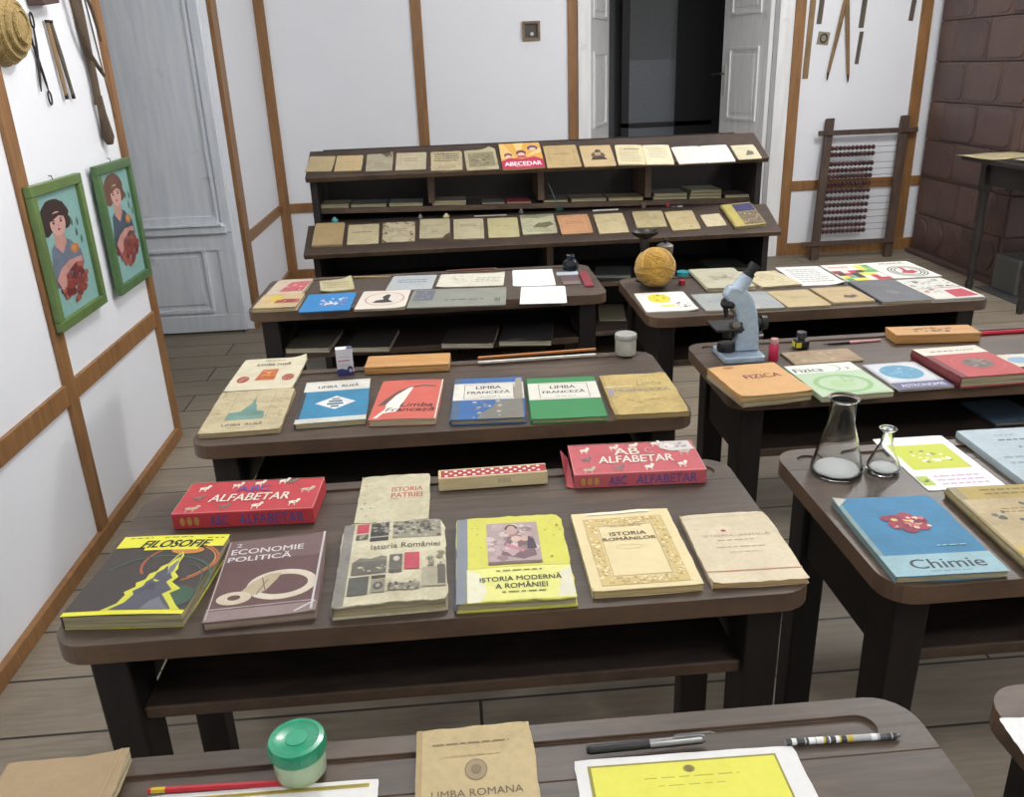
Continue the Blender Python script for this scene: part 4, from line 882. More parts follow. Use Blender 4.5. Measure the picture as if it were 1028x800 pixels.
g = G(); print_on(g, [('p', [(0, 0), (1, 0), (1, .12), (.3, .26), (0, .24)], (58, 56, 132)), ('e', .78, .22, .17, .12, (52, 50, 80)), ('e', .80, .17, .09, .07, (196, 196, 214)), ('dash', .10, .50, .88, .62, 1, (196, 70, 78)), ('dash', .15, .68, .85, .73, 1, (150, 150, 170)), ('dash', .2, .34, .8, .44, 2, (170, 170, 186))], bw, bh, lambda u, v, L: ((u - .5) * bw, -bd / 2 - L - .0002, v * bh), .1)
g.obj('printed_label', T, fix=False); g = G(); print_on(g, [('p', [(.62, 0), (1, 0), (1, 1), (.7, .9)], (84, 88, 120))], bw, bd, lambda u, v, L: ((u - .5) * bw, (v - .5) * bd, bh + L), .1)
g.obj('top_print', T, fix=False)
def wood_case(q, t, label, mark=None):
    loc, w, d, rot, tilt = q
    T = thing('wooden_pencil_case', label, 'pencil case', loc, (0, 0, rot))
    g = G(); g.box(-w / 2, -d / 2, 0, w / 2, d / 2, t * .7, M['honey']); g.obj('case_body', T, bevel=.003)
    g = G(); g.box(-w / 2, -d / 2, t * .7 + .0004, w / 2, d / 2, t, M['honey'])
    if mark: print_on(g, mark, w, d, lambda u, v, L: ((u - .5) * w, (v - .5) * d, t + L), .2)
    g.obj('lid', T, bevel=.003 if not mark else 0, fix=not mark)
wood_case(((-0.135,2.1249,0.7204),0.2192,0.0902,-0.042,0.0), .022, 'honey-coloured wooden pencil case on the language desk beside the white carton')
book(((-0.2988,1.8844,0.7204),0.1565,0.2664,0.039,0.0), .013, 'blue and white LIMBA RUSA textbook with a white diamond', (44, 132, 176), [
 ('r', 0, .74, 1, 1, (214, 212, 200)), ('r', 0, 0, 1, .10, (200, 200, 188)), ('t', 'LIMBA  RUSĂ', .52, .86, .62, .085, (44, 60, 78), .02), ('p', [(.22,.44),(.53,.28),(.82,.44),(.52,.60)], (226, 230, 230)), ('r', .40, .39, .64, .43, (60, 84, 100)), ('r', .42, .45, .62, .49, (60, 84, 100)), ('r', .46, .33, .58, .37, (80, 100, 110)), ('r', .46, .51, .58, .54, (80, 100, 110)), ('l', [(.02,.965),(.98,.965)], .006, (120, 130, 136))], wear=.35, jit=.002, spine=(60, 62, 60), pg=(188, 176, 136))
book(((-0.1259,1.8584,0.7204),0.1494,0.2497,-0.074,0.0), .015, 'coral-red Limba Franceza textbook with large white quill letter', (214, 92, 76), [
 ('p', [(.06,.32),(.16,.50),(.30,.68),(.48,.80),(.68,.85),(.90,.83),(.90,.80),(.68,.82),(.46,.76),(.30,.58),(.18,.36)], (104, 76, 70)), ('p', [(.19,.36),(.30,.58),(.48,.78),(.54,.79),(.47,.50),(.39,.175),(.19,.14),(.12,.03),(.06,.04),(.20,.24)], (232, 226, 214)),
 ('t', 'Limba', .66, .335, .50, .095, (74, 48, 48), .01, .2), ('t', 'Franceză', .58, .225, .74, .095, (74, 48, 48), .01, .2), ('dash', .4, .92, .9, .95, 1, (160, 90, 80)), ('l', [(.985, 0), (.985, 1)], .02, (224, 214, 200))], wear=.15, pg=(204, 190, 156), bulge=.002)
FR = lambda base, worn: [('r', 0, .44, 1, .86, (216, 212, 198)), ('fr', .15, .47, .86, .83, .008, (60, 58, 60)),
 ('t', 'LIMBA', .50, .745, .36, .075, (52, 54, 58), .028), ('t', 'FRANCEZĂ', .50, .63, .60, .08, (52, 54, 58), .028), ('dash', .36, .50, .68, .525, 1, (110, 110, 108))] + ([('p', [(.35,.0),(.97,.0),(.97,.44),(.80,.43),(.62,.40),(.55,.25),(.40,.12)], (122, 118, 106)), ('p', [(.86,.44),(.98,.44),(.98,.98),(.90,.96),(.86,.7)], (150, 142, 122)), ('spots', .3, .02, .7, .40, 22, .03, [(132, 126, 112), (186, 180, 166)], 4)] if worn else [])
book(((0.0611,1.8405,0.7204),0.1656,0.26,-0.054,0.0), .014, 'blue LIMBA FRANCEZA textbook, its lower half scuffed grey', (46, 100, 168), FR(0, True), wear=.35, jit=.002, spine=(70, 98, 130), hard=True, pg=(176, 164, 128))
book(((0.2366,1.8208,0.7204),0.1645,0.2564,-0.049,0.0), .012, 'bright green LIMBA FRANCEZA textbook with white title band', (44, 136, 72), FR(0, False), wear=.12, jit=.0015, pg=(196, 176, 128), hard=True)
book(((0.4162,1.8138,0.7204),0.165,0.2512,-0.034,0.0), .013, 'stained ochre Limba Franceza book at the right end of the language desk', (196, 168, 92), [
 ('t', 'Limba', .66, .74, .36, .12, (150, 132, 92), .006, .2), ('t', 'FRANCEZĂ', .52, .58, .80, .10, (142, 134, 140), .01), ('r', .02, .66, .40, .69, (214, 202, 170)), ('p', [(.04,.44),(.10,.44),(.10,.62),(.04,.62)], (150, 146, 160)), ('spots', .05, .05, .95, .45, 20, .04, [(182, 152, 80), (206, 180, 110)], 44)], wear=.55, jit=.003, spine=(176, 146, 80), pg=(186, 160, 104), lift=((.9, 1, .003, .2),))
for (pts, c, lab) in ((((0.0485,2.1626,0.72), (0.3701,2.1804,0.72)), wood('orange_stick', (170, 104, 52), (198, 134, 80)), 'thin orange-brown wooden stick, farther of the two behind the French books'), (((0.047,2.1239,0.72), (0.3623,2.1343,0.72)), plain((214, 210, 200), .5), 'thin white stick, nearer of the two behind the French books')):
    a, b = Vector(pts[0]), Vector(pts[1]); g = G(); g.box(0, -.004, 0, (b - a).length, .004, .006, c)
    tag(g.obj('flat_stick', None, (a.x, a.y, a.z + .0003), (0, 0, math.atan2(b.y - a.y, b.x - a.x)), bevel=.001), lab, 'stick')
T = thing('lidded_jar', 'small white enamel jar with flat metal lid at the language desk corner', 'jar', (0.4432,2.137,0.72))
g = G(); g.lathe([(0, 0), (.026, 0), (.028, .003), (.028, .042), (0, .042)], plain((198, 196, 182), .3, 0, .3), 36); g.obj('jar_body', T, smooth=40)
g = G(); g.lathe([(0, .0422), (.029, .0422), (.0295, .044), (.0295, .054), (.028, .0565), (0, .0568)], plain((176, 176, 168), .35, .3), 36); g.obj('jar_lid', T, smooth=40)

# ================================================================== left far desk
book(((-0.573,2.9496,0.7504),0.123,0.2108,-0.046,0.0), .010, 'book with red-pink picture, farther one of the overlapping left pair', (208, 190, 164), [('p', [(.30,.15),(.95,.15),(.98,.85),(.45,.80)], (206, 96, 104)), ('spots', .25, .2, .95, .8, 24, .05, [(222, 130, 130), (186, 70, 80), (226, 190, 170)], 61)], wear=.35, jit=.002)
book(((-0.5727,2.7428,0.7504),0.1361,0.1763,-0.021,0.0), .014, 'tan book with yellow and dark red figure, nearer one of the overlapping left pair', (206, 178, 130), [('e', .38, .65, .18, .22, (214, 186, 60)), ('p', [(.42,.30),(.98,.30),(.98,.55),(.60,.60),(.42,.45)], (160, 64, 60)), ('spots', .2, .3, .95, .8, 12, .05, [(200, 100, 90), (216, 190, 100)], 62)], wear=.35, jit=.002)
leaf(((-0.4151,2.9644,0.7504),0.116,0.1677,0.158,0.0), 'small crumpled yellowish booklet behind the blue one', (196, 186, 140), [('dash', .1, .2, .9, .8, 3, (170, 158, 116))], name='booklet', cat='book', t=.004, lift=((1, 1, .014, .4), (0, 0, .006, .4)), wear=.5, jit=.003)
leaf(((-0.4157,2.7324,0.7504),0.1605,0.2217,-0.007,0.0), 'thin bright blue booklet with white lettering shape', (40, 130, 200), [('spots', .35, .30, .88, .70, 34, .04, [(226, 230, 234), (206, 110, 120), (216, 222, 230)], 63)], name='booklet', cat='book', t=.003, wear=.08)
book(((-0.2351,2.7136,0.7504),0.1582,0.2261,-0.052,0.0), .007, 'white booklet with a red oval around a dark figure', (216, 206, 192), [('ring', .52, .52, .40, .36, .018, (186, 70, 62)), ('p', [(.30,.32),(.50,.30),(.72,.32),(.60,.48),(.62,.66),(.52,.74),(.46,.62),(.50,.48),(.36,.44)], (60, 56, 54)), ('e', .56, .68, .06, .08, (60, 56, 54))], wear=.15, lift=((1, 0, .004, .3),))
leaf(((-0.1511,2.9509,0.7504),0.157,0.2108,-0.086,0.0), 'pale blue-grey pamphlet lying behind the long grey envelope', (172, 178, 178), [('dash', .15, .45, .85, .75, 2, (110, 120, 140))], name='pamphlet', cat='paper', t=.002)
leaf(((0.0067,2.7013,0.7504),0.3122,0.2237,-0.081,0.0), 'long grey envelope-like album with a small blue pattern on its left end', (140, 142, 130), [('r', .03, .35, .24, .95, (104, 108, 120)), ('spots', .05, .4, .22, .9, 22, .012, [(70, 78, 110), (150, 152, 150)], 66), ('dash', .35, .30, .80, .42, 1, (84, 84, 80)), ('ring', .91, .30, .03, .14, .008, (60, 60, 60)), ('e', .91, .30, .015, .07, (84, 84, 84))], name='album', cat='book', t=.004, wear=.3)
leaf(((0.0573,2.9449,0.7504),0.2317,0.1916,-0.1,0.0), 'open cream leaflet with faint drawing, behind the long grey album', (214, 210, 190), [('l', [(.5, .02), (.5, .98)], .004, (180, 174, 150)), ('dash', .56, .3, .95, .7, 3, (150, 150, 130)), ('spots', .2, .5, .42, .85, 10, .02, [(160, 160, 136), (186, 186, 160)], 67)], name='leaflet', cat='paper', t=.0015, lift=((1, 1, .004, .2), (0, 0, .003, .2)), wear=.3)
leaf(((0.2752,2.9335,0.7504),0.1457,0.2484,-0.069,0.0), 'blank white sheet, farther of the two near the ink bottle', (236, 236, 234), lift=((0, 0, .003, .3),))
leaf(((0.2831,2.6864,0.7504),0.1484,0.2196,-0.107,0.0), 'white sheet with faint pencil writing, nearer of the two near the ink bottle', (230, 229, 224), [('dash', .12, .2, .85, .8, 6, (206, 204, 200))])
leaf(((0.4009,2.9683,0.7504),0.0773,0.051,-0.068,0.0), 'small pale blue card beneath the ink bottle', (176, 190, 200), name='card', cat='card')
leaf(((0.397,2.8679,0.7504),0.0626,0.1399,-0.027,0.0), 'small dark brown-mauve card in front of the ink bottle', (96, 74, 74), [('r', .05, .05, .95, .35, (126, 106, 102))], name='card', cat='card', t=.002)
_q = ((0.4509,2.859,0.7504),0.0299,0.2078,-0.04,0.0)
g = G(); g.prism(rrect(-_q[1] / 2, -_q[2] / 2, _q[1] / 2, _q[2] / 2, .004, 3), 0, .006, plain((136, 46, 58), .5)); tag(g.obj('spectacle_case', None, _q[0], (0, 0, _q[3]), bevel=.001), 'narrow dark red flat case at the right end beside the ink bottle', 'case')
T = thing('ink_bottle', 'squat dark blue glass ink bottle on the far left desk', 'bottle', (0.4195,3.0161,0.75))
g = G(); g.lathe([(0, 0), (.024, 0), (.028, .006), (.028, .026), (.022, .036), (.012, .042), (.012, .050), (.015, .052), (.015, .057), (.010, .057), (.009, .044), (.020, .033), (.025, .025), (.025, .006), (0, .004)], M['glass_blue'], 32); g.obj('bottle_glass', T, smooth=40)
g = G(); g.lathe([(0, .0045), (.0245, .0065), (.0245, .020), (0, .020)], plain((24, 30, 60), .2), 28); g.obj('ink', T, smooth=40)
for a, b, m, lab in (((-0.3655,3.074,0.75), (-0.2304,3.0504,0.75), plain((176, 150, 80), .5), 'thin yellowish stick along the back edge of the far left desk'), ((-0.0291,3.0983,0.75), (0.1573,3.0997,0.75), plain((112, 60, 52), .5), 'thin reddish brown pencil along the back edge behind the cream leaflet')):
    rod('pencil', lab, 'pencil', a, b, .003, ((.94, m, 1, 1, 'barrel'), (.06, M['honey'], 1, .2, 'tip')), n=6)
UB = [(104, 98, 84), (70, 66, 62), (74, 62, 56), (64, 60, 60)]
for k, (q, lab) in enumerate(((((-0.4839,2.7966,0.5954),0.1452,0.21,-0.118,0.0), 'dark-covered notebook under the desktop, leftmost of four on its shelf'), (((-0.2855,2.7696,0.5954),0.1425,0.21,-0.117,0.0), 'dark brown book under the desktop, behind the white carton'), (((0.0429,2.7505,0.5954),0.1714,0.21,-0.17,0.0), 'black book with rounded pale page edge under the desktop, third from left'), (((0.2313,2.7406,0.5954),0.1724,0.21,-0.157,0.0), 'black book with pale page edge under the desktop, rightmost of four on its shelf'))):
    book(q, .017, lab, UB[k], wear=.3, jit=.002, pg=(214, 204, 178), group='books stored under the far left desk')
# ================================================================== display shelf, top row
TAN = [(190, 168, 122), (202, 176, 126), (176, 166, 138), (196, 182, 148), (196, 180, 138), (190, 180, 140)]
D1 = lambda c, n=3: [('dash', .18, .55, .82, .80, n, c), ('dash', .3, .15, .7, .22, 1, c)]
book(((-0.6076,4.2586,1.0392),0.1236,0.1492,-0.069,0.384), .004, 'plain tan booklet at the far left end of the top row', TAN[0], [('dash', .2, .6, .8, .7, 1, (170, 146, 100))], name='booklet', wear=.3)
book(((-0.4724,4.2529,1.0369),0.1272,0.1525,-0.027,0.384), .004, 'warm tan booklet with a small title, second from left in the top row', TAN[1], [('dash', .3, .55, .7, .62, 1, (140, 116, 80)), ('dash', .4, .2, .6, .24, 1, (150, 126, 90))], name='booklet', wear=.3)
book(((-0.3267,4.2506,1.036),0.1259,0.1682,-0.012,0.384), .003, 'greyish booklet with dark torn upper corner, third in the top row', TAN[2], [('dash', .3, .4, .7, .46, 1, (120, 112, 90)), ('p', [(.55,.97),(.9,.98),(.97,.80),(.75,.78)], (112, 98, 72))], name='booklet', wear=.45, lift=((1, 1, .014, .3),))
book(((-0.176,4.2483,1.035),0.1443,0.1709,-0.023,0.384), .003, 'pale grey-beige booklet with small framed title, fourth in the top row', TAN[3], [('fr', .15, .2, .85, .9, .008, (170, 156, 126)), ('dash', .28, .45, .76, .70, 2, (140, 128, 104))], name='booklet', wear=.35)
book(((-0.0058,4.237,1.0305),0.1494,0.1876,-0.014,0.384), .003, 'yellowed booklet with blackened lines of print, fifth in the top row', TAN[4], [('dash', .08, .45, .95, .92, 4, (92, 84, 62)), ('dash', .2, .1, .8, .3, 2, (140, 126, 96))], name='booklet', wear=.55, jit=.004)
book(((0.1606,4.2323,1.0286),0.1523,0.1984,0.028,0.384), .004, 'booklet with grey engraving and curled corner, left of ABECEDAR', TAN[5], [('r', .1, .15, .92, .85, (150, 140, 104)), ('spots', .12, .2, .9, .8, 40, .05, [(110, 102, 76), (176, 166, 126), (136, 126, 94)], 71)], name='booklet', wear=.5, lift=((.8, 1, .016, .35),), jit=.003)
book(((0.3564,4.2484,1.0351),0.2001,0.2525,0.014,0.384), .007, 'bright orange and crimson ABECEDAR primer with cartoon children', (232, 170, 70), [
 ('p', [(0,.38),(.35,.42),(.1,1),(0,1)], (240, 196, 110)), ('p', [(.45,.45),(.60,1),(.35,1)], (244, 206, 130)), ('p', [(.6,.45),(1,.6),(1,.8)], (244, 206, 130)), ('r', 0, 0, 1, .30, (206, 46, 84)), ('p', [(0,.30),(.2,.42),(.5,.36),(.8,.44),(1,.32),(1,.30)], (206, 46, 84)),
 ('e', .18, .52, .10, .09, (120, 70, 110)), ('e', .18, .47, .07, .06, (238, 196, 160)), ('e', .50, .60, .12, .11, (120, 60, 70)), ('e', .50, .54, .08, .07, (240, 200, 170)), ('e', .80, .78, .13, .10, (84, 66, 130)), ('e', .80, .74, .08, .06, (238, 196, 160)), ('p', [(.38,.40),(.62,.40),(.58,.50),(.42,.50)], (200, 80, 110)),
 ('t', 'ABECEDAR', .50, .18, .88, .15, (248, 240, 236), .03), ('dash', .3, .05, .7, .09, 1, (240, 190, 196))], wear=.06)
book(((0.5512,4.2295,1.0274),0.1615,0.2198,-0.005,0.384), .005, 'tan booklet with thin framed border, right of ABECEDAR', (196, 166, 110), [('fr', .12, .12, .88, .90, .012, (164, 134, 84)), ('dash', .25, .55, .78, .66, 1, (150, 120, 74))], name='booklet', wear=.25)
book(((0.7232,4.2194,1.0234),0.1529,0.2096,-0.012,0.384), .005, 'tan booklet printed with a dark portrait of a bearded man', (204, 176, 126), [('e', .52, .52, .22, .16, (110, 88, 64)), ('p', [(.26,.30),(.78,.30),(.70,.44),(.34,.44)], (70, 56, 44)), ('e', .52, .60, .10, .13, (186, 152, 112)), ('p', [(.42,.66),(.50,.80),(.64,.76),(.62,.66)], (64, 52, 42)), ('p', [(.46,.50),(.60,.50),(.56,.42)], (70, 56, 44))], name='booklet', wear=.25)
WR = [('dash', .10, .10, .90, .85, 9, (176, 166, 140))]
open_book(((0.9492,4.2094,1.0193),0.2696,0.1993,-0.07,0.384), .007, 'open notebook with yellowed handwritten pages in the top row', (222, 208, 160), (224, 214, 176), [('dash', .3, .72, .9, .86, 1, (110, 104, 84))] + WR, [('dash', .15, .3, .9, .9, 7, (190, 180, 150))])
open_book(((1.2352,4.1901,1.0115),0.2788,0.1727,0.017,0.384), .005, 'open notebook with nearly white pages in the top row', (234, 228, 212), (236, 230, 216), [('dash', .12, .2, .9, .85, 8, (222, 214, 196))], [('dash', .12, .2, .9, .85, 8, (222, 214, 196))])
book(((1.4496,4.1948,1.0134),0.1162,0.1436,0.025,0.384), .004, 'small cream booklet with dark sketch at the right end of the top row', (206, 196, 160), [('p', [(.4,.25),(.75,.3),(.8,.5),(.6,.62),(.5,.45)], (110, 104, 84)), ('dash', .2, .75, .7, .82, 1, (150, 140, 110))], name='booklet', wear=.3)
# sloping lower row
LW = [((180, 152, 104), 'thick plain tan book at the left end of the lower row', .011, [('r', .0, .0, 1, .04, (160, 132, 88))], .25),
 ((194, 180, 138), 'cream booklet with one line of title, second from left in the lower row', .005, [('dash', .15, .55, .8, .66, 1, (124, 108, 76)), ('dash', .6, .2, .85, .24, 1, (150, 130, 96))], .35),
 ((194, 180, 146), 'badly stained pale booklet with ragged edges, third in the lower row', .006, [('spots', .0, .0, .15, 1, 16, .05, [(110, 92, 62)], 81), ('spots', .85, .0, 1, 1, 10, .04, [(120, 100, 70)], 82), ('spots', .0, .9, 1, 1, 10, .04, [(124, 104, 72)], 83), ('dash', .3, .5, .8, .7, 2, (150, 134, 104))], .65),
 ((184, 174, 136), 'yellow-grey booklet with a dark stain in its corner, fourth in the lower row', .008, [('p', [(.75,.0),(.99,.0),(.99,.25),(.85,.15)], (84, 70, 46)), ('dash', .2, .6, .8, .7, 1, (158, 146, 108)), ('dash', .4, .3, .6, .38, 1, (90, 80, 60))], .45),
 ((192, 180, 142), 'beige booklet with double-ruled frame, fifth in the lower row', .006, [('fr', .1, .12, .9, .9, .010, (158, 142, 106)), ('dash', .2, .6, .8, .75, 2, (120, 106, 80))], .3),
 ((192, 182, 130), 'pale yellow booklet with thin frame, sixth in the lower row', .005, [('fr', .14, .15, .86, .88, .008, (170, 156, 104)), ('dash', .25, .55, .75, .62, 1, (158, 142, 96))], .25),
 ((188, 186, 150), 'greenish blotched booklet in the middle of the lower row', .006, [('p', [(.3,.35),(.5,.55),(.85,.60),(.95,.45),(.7,.3)], (112, 110, 78)), ('p', [(0,.85),(.5,.8),(1,.92),(1,1),(0,1)], (140, 138, 106)), ('dash', .1, .1, .9, .3, 2, (150, 148, 116))], .6),
 ((202, 146, 100), 'orange-brown booklet in the lower row', .007, [('fr', .06, .06, .92, .94, .012, (176, 118, 74)), ('dash', .2, .5, .8, .68, 2, (168, 110, 72))], .3),
 ((198, 180, 134), 'yellowish cream booklet just right of the orange-brown one', .007, [('dash', .3, .6, .75, .68, 1, (150, 132, 90)), ('fr', .1, .1, .9, .9, .006, (176, 156, 108))], .35),
 ((184, 168, 122), 'mottled khaki booklet behind the metal dish in the lower row', .007, [('dash', .2, .5, .8, .7, 2, (150, 134, 94))], .5),
 ((192, 172, 122), 'khaki booklet right of the mottled one in the lower row', .007, [('dash', .3, .6, .75, .66, 1, (140, 122, 84)), ('e', .7, .15, .03, .03, (110, 90, 60))], .4),
 ((206, 190, 152), 'small cream booklet beside the thick blue and yellow book', .003, [('dash', .3, .5, .7, .58, 1, (170, 152, 114))], .3)]
LQ = [((-0.5837,4.0909,0.7271),0.1395,0.1963,-0.023,0.384), ((-0.4205,4.0846,0.7246),0.1462,0.1729,0.001,0.384), ((-0.2533,4.087,0.7256),0.1528,0.1726,-0.006,0.384), ((-0.0816,4.0995,0.7306),0.1435,0.1695,-0.025,0.384), ((0.0799,4.0859,0.7251),0.1431,0.1761,-0.027,0.384), ((0.2449,4.0828,0.7239),0.146,0.1726,-0.02,0.384), ((0.4156,4.096,0.7292),0.1641,0.1744,0.004,0.384), ((0.59,4.0795,0.7226),0.1514,0.1693,0.025,0.384), ((0.7645,4.0723,0.7196),0.1427,0.1743,0.019,0.384), ((0.9558,4.0907,0.7271),0.1478,0.146,-0.016,0.384), ((1.1121,4.0673,0.7176),0.139,0.1691,0.027,0.384), ((1.2634,4.0621,0.7155),0.0996,0.1091,0.08,0.384)]
for q, (c, lab, t_, art, we) in zip(LQ, LW): book(q, t_, lab, c, art, name='booklet', wear=we, jit=.002, n=6)
book(((1.4136,4.0799,0.7227),0.1536,0.2037,0.101,0.384), .016, 'thick book with yellow band and blue patterned cover at the lower row right end', (176, 160, 92), [('r', .34, .62, .98, .96, (66, 64, 110)), ('r', .34, .05, .98, .60, (120, 104, 80)), ('spots', .36, .08, .96, .58, 40, .035, [(190, 168, 110), (70, 62, 64), (150, 128, 80)], 91), ('r', .06, .05, .32, .96, (190, 174, 84))], wear=.35, hard=True)
# books lying flat on the middle shelf
MS = [(((-0.5821,4.343,0.8295),0.1729,0.15,0.0,0.0), 0.018, (150, 142, 104), 'olive book with pale edge, leftmost on the middle shelf', 1), (((-0.4004,4.343,0.8257),0.1717,0.15,0.0,0.0), 0.016, (104, 108, 108), 'dark grey book, second from left on the middle shelf', 1), (((-0.2179,4.343,0.8218),0.1642,0.15,0.0,0.0), 0.016, (128, 130, 124), 'grey book, third from left on the middle shelf', 1),
 (((-0.0062,4.343,0.8173),0.1676,0.15,0.0,0.0), 0.022, (134, 118, 98), 'thicker brownish book left of the thin red one on the middle shelf', 1), (((0.2127,4.333,0.8127),0.1125,0.13,0.0,0.0), 0.007, (112, 112, 110), 'thin grey booklet directly left of the thin red one', 1), (((0.3399,4.333,0.81),0.1218,0.13,0.0,0.0), 0.008, (178, 44, 60), 'thin bright red booklet on the middle shelf', 1),
 (((0.5231,4.338,0.8062),0.1238,0.14,0.0,0.0), 0.012, (92, 92, 84), 'small grey-green book behind the green inkwell on the middle shelf', 1), (((0.6891,4.343,0.8027),0.1778,0.15,0.0,0.0), 0.016, (118, 104, 82), 'brown book right of the green inkwell on the middle shelf', 1), (((0.8756,4.343,0.7987),0.175,0.15,0.0,0.0), 0.016, (130, 112, 86), 'lighter brown book, just left of the central shelf divider', 1),
 (((1.1009,4.348,0.794),0.1734,0.16,0.0,0.0), 0.015, (122, 122, 110), 'grey book of the two-high stack right of the divider', 2), (((1.2805,4.348,0.7902),0.1653,0.16,0.0,0.0), 0.014, (128, 130, 112), 'grey-green book of the three-high stack on the middle shelf', 3), (((1.4596,4.348,0.7864),0.1567,0.16,0.0,0.0), 0.016, (86, 64, 58), 'reddish brown book, rightmost on the middle shelf', 1)]
LV = {2: ['lower', 'upper'], 3: ['bottom', 'middle', 'top']}
for q, t_, c, lab, n_ in MS:
    for k in range(n_):
        l2 = lab if n_ == 1 else '%s %s' % (LV[n_][k], lab)
        cc = tuple(v + (0, -10, 8)[k] for v in c)
        bk_ = book((q[0], q[1] * (1 - .02 * k), q[2], q[3] + .03 * k, 0.0), t_, l2, cc, name='book', wear=.35, jit=.002, n=4, dz=k * (t_ + .0012), pg=(176, 168, 128)); bk_.rotation_euler[1] = .0211
book(((0.7998,4.1951,0.4494),0.1814,0.2,-0.223,0.0), .014, 'grey book lying in the lower compartment, right of the far left desk', (110, 116, 116), name='book', pg=(150, 150, 136), n=4)
book(((1.385,4.2331,0.4494),0.1983,0.22,-0.031,0.0), .012, 'dark green-grey book low in the compartment behind the yarn desk', (88, 92, 82), name='book', pg=(140, 138, 120), n=4)
leaf(((0.8234,4.3523,0.1994),0.1381,0.3175,-0.15,0.0), 'cream booklet lying on the bottom shelf between the two far desks', (196, 188, 150), name='booklet', cat='book', t=.004)
# small things on the ledge
def small(name, label, cat, loc, build):
    T = thing(name, label, cat, (loc[0], max(loc[1], 4.22) if loc[1] > 3.5 else loc[1], loc[2] + .0004)); build(T); return T
def mk(nm, prof, m, n=16):
    def f(T):
        g = G(); g.lathe(prof, m, n); g.obj(nm, T, smooth=40)
    return f
def cap(T, m1, m2, r_=.016, h=.014):
    g = G(); g.lathe([(0, 0), (r_, 0), (r_, h * .7), (r_ * .85, h), (0, h)], m1, 20); g.obj('cap_body', T, smooth=40)
    g = G(); g.lathe([(0, h + .0002), (r_ * .5, h + .0002), (r_ * .4, h + .008), (0, h + .009)], m2, 14); g.obj('cap_knob', T, smooth=40)
small('ink_pot', 'small teal knobbed pot on the ledge behind the thick tan book', 'pot', (-0.5703,4.2584,0.765), lambda T: cap(T, plain((96, 168, 170), .4), plain((120, 190, 190), .4)))
def chain(T):
    g = G()
    for k in range(4): g.tube([(k * .012 + .007 * math.cos(a * PI / 4), .006 * math.sin(a * PI / 4), .003) for a in range(9)], .0018, M['iron'], 5)
    g.obj('chain_links', T)
small('metal_chain', 'short piece of dark metal chain on the ledge', 'chain', (-0.4004,4.239,0.765), chain)
small('bottle_stopper', 'small grey glass stopper on the ledge left of the yellow one', 'stopper', (-0.1518,4.2415,0.765), lambda T: cap(T, plain((120, 118, 112), .3), plain((150, 150, 146), .2), .012, .012))
small('bottle_stopper', 'white and yellow stopper on the ledge behind the lower row', 'stopper', (-0.0243,4.2344,0.765), lambda T: cap(T, plain((206, 196, 130), .4), plain((226, 222, 206), .4), .017, .010))
small('bottle_stopper', 'round grey knob on the ledge below the red booklet', 'stopper', (0.3466,4.2479,0.765), lambda T: cap(T, plain((96, 92, 88), .3), plain((140, 138, 134), .3), .013, .014))
rod('chalk_stick', 'thin white stick on the ledge, behind the middle booklets', 'chalk', (0.1111,4.2022,0.765), (0.2712,4.1929,0.765), .003, ((1, plain((196, 190, 176), .8), 1, 1, 'stick'),), n=8)
rod('chalk_stick', 'thicker white stick on the ledge, right of the green inkwell', 'chalk', (0.6939,4.1904,0.765), (0.8219,4.1912,0.765), .004, ((1, plain((220, 218, 210), .8), 1, 1, 'stick'),), n=8)
def inkwell(T):
    g = G(); g.lathe([(0, 0), (.022, 0), (.026, .006), (.024, .026), (.014, .034), (.012, .034), (.012, .024), (0, .024)], plain((52, 82, 74), .3, 0, .4), 24); g.obj('pot', T, smooth=40)
    g = G(); g.tube([(0, 0, .012), (-.030, 0, .085)], [.003, .003], plain((88, 120, 112), .4), 8); g.tube([(-.030, 0, .085), (-.052, 0, .135)], [.003, .002], plain((110, 130, 124), .4), 8); g.obj('pen_holder', T, smooth=40)
small('inkwell', 'dark green inkwell with a thin pen standing in it, on the ledge', 'inkwell', (0.5393,4.2692,0.765), inkwell)
small('tiny_cup', 'tiny brownish glass cup on the ledge near the central divider', 'cup', (0.9564,4.1741,0.765), mk('cup', [(0, 0), (.010, 0), (.014, .022), (.012, .022), (.009, .004), (0, .004)], plain((128, 110, 90), .3), 18))
small('ink_pot', 'tiny red knobbed pot on the ledge right of the tiny cup', 'pot', (1.0807,4.2334,0.765), lambda T: cap(T, plain((170, 44, 58), .4), plain((190, 60, 72), .4), .009, .012))
for k, (p, lab, c) in enumerate((((1.101,4.1298,0.765), 'small blue-grey domino piece on the ledge, left of its white neighbour', (104, 108, 140)), ((1.1353,4.1273,0.765), 'small white domino piece on the ledge beside the blue-grey one', (206, 204, 200)))):
    T = thing('domino', lab, 'domino', (p[0], 4.205, p[2] + .0004), (0, 0, .1)); g = G(); g.box(-.012, -.007, 0, .012, .007, .006, plain(c, .4)); g.obj('tile', T, bevel=.001)
    g = G(); print_on(g, [('e', .25, .5, .05, .09, (40, 40, 44)), ('e', .72, .5, .05, .09, (40, 40, 44)), ('l', [(.5, .1), (.5, .9)], .0008, (60, 60, 64))], .024, .014, lambda u, v, L: ((u - .5) * .024, (v - .5) * .014, .006 + L), .05); g.obj('pips', T, fix=False)

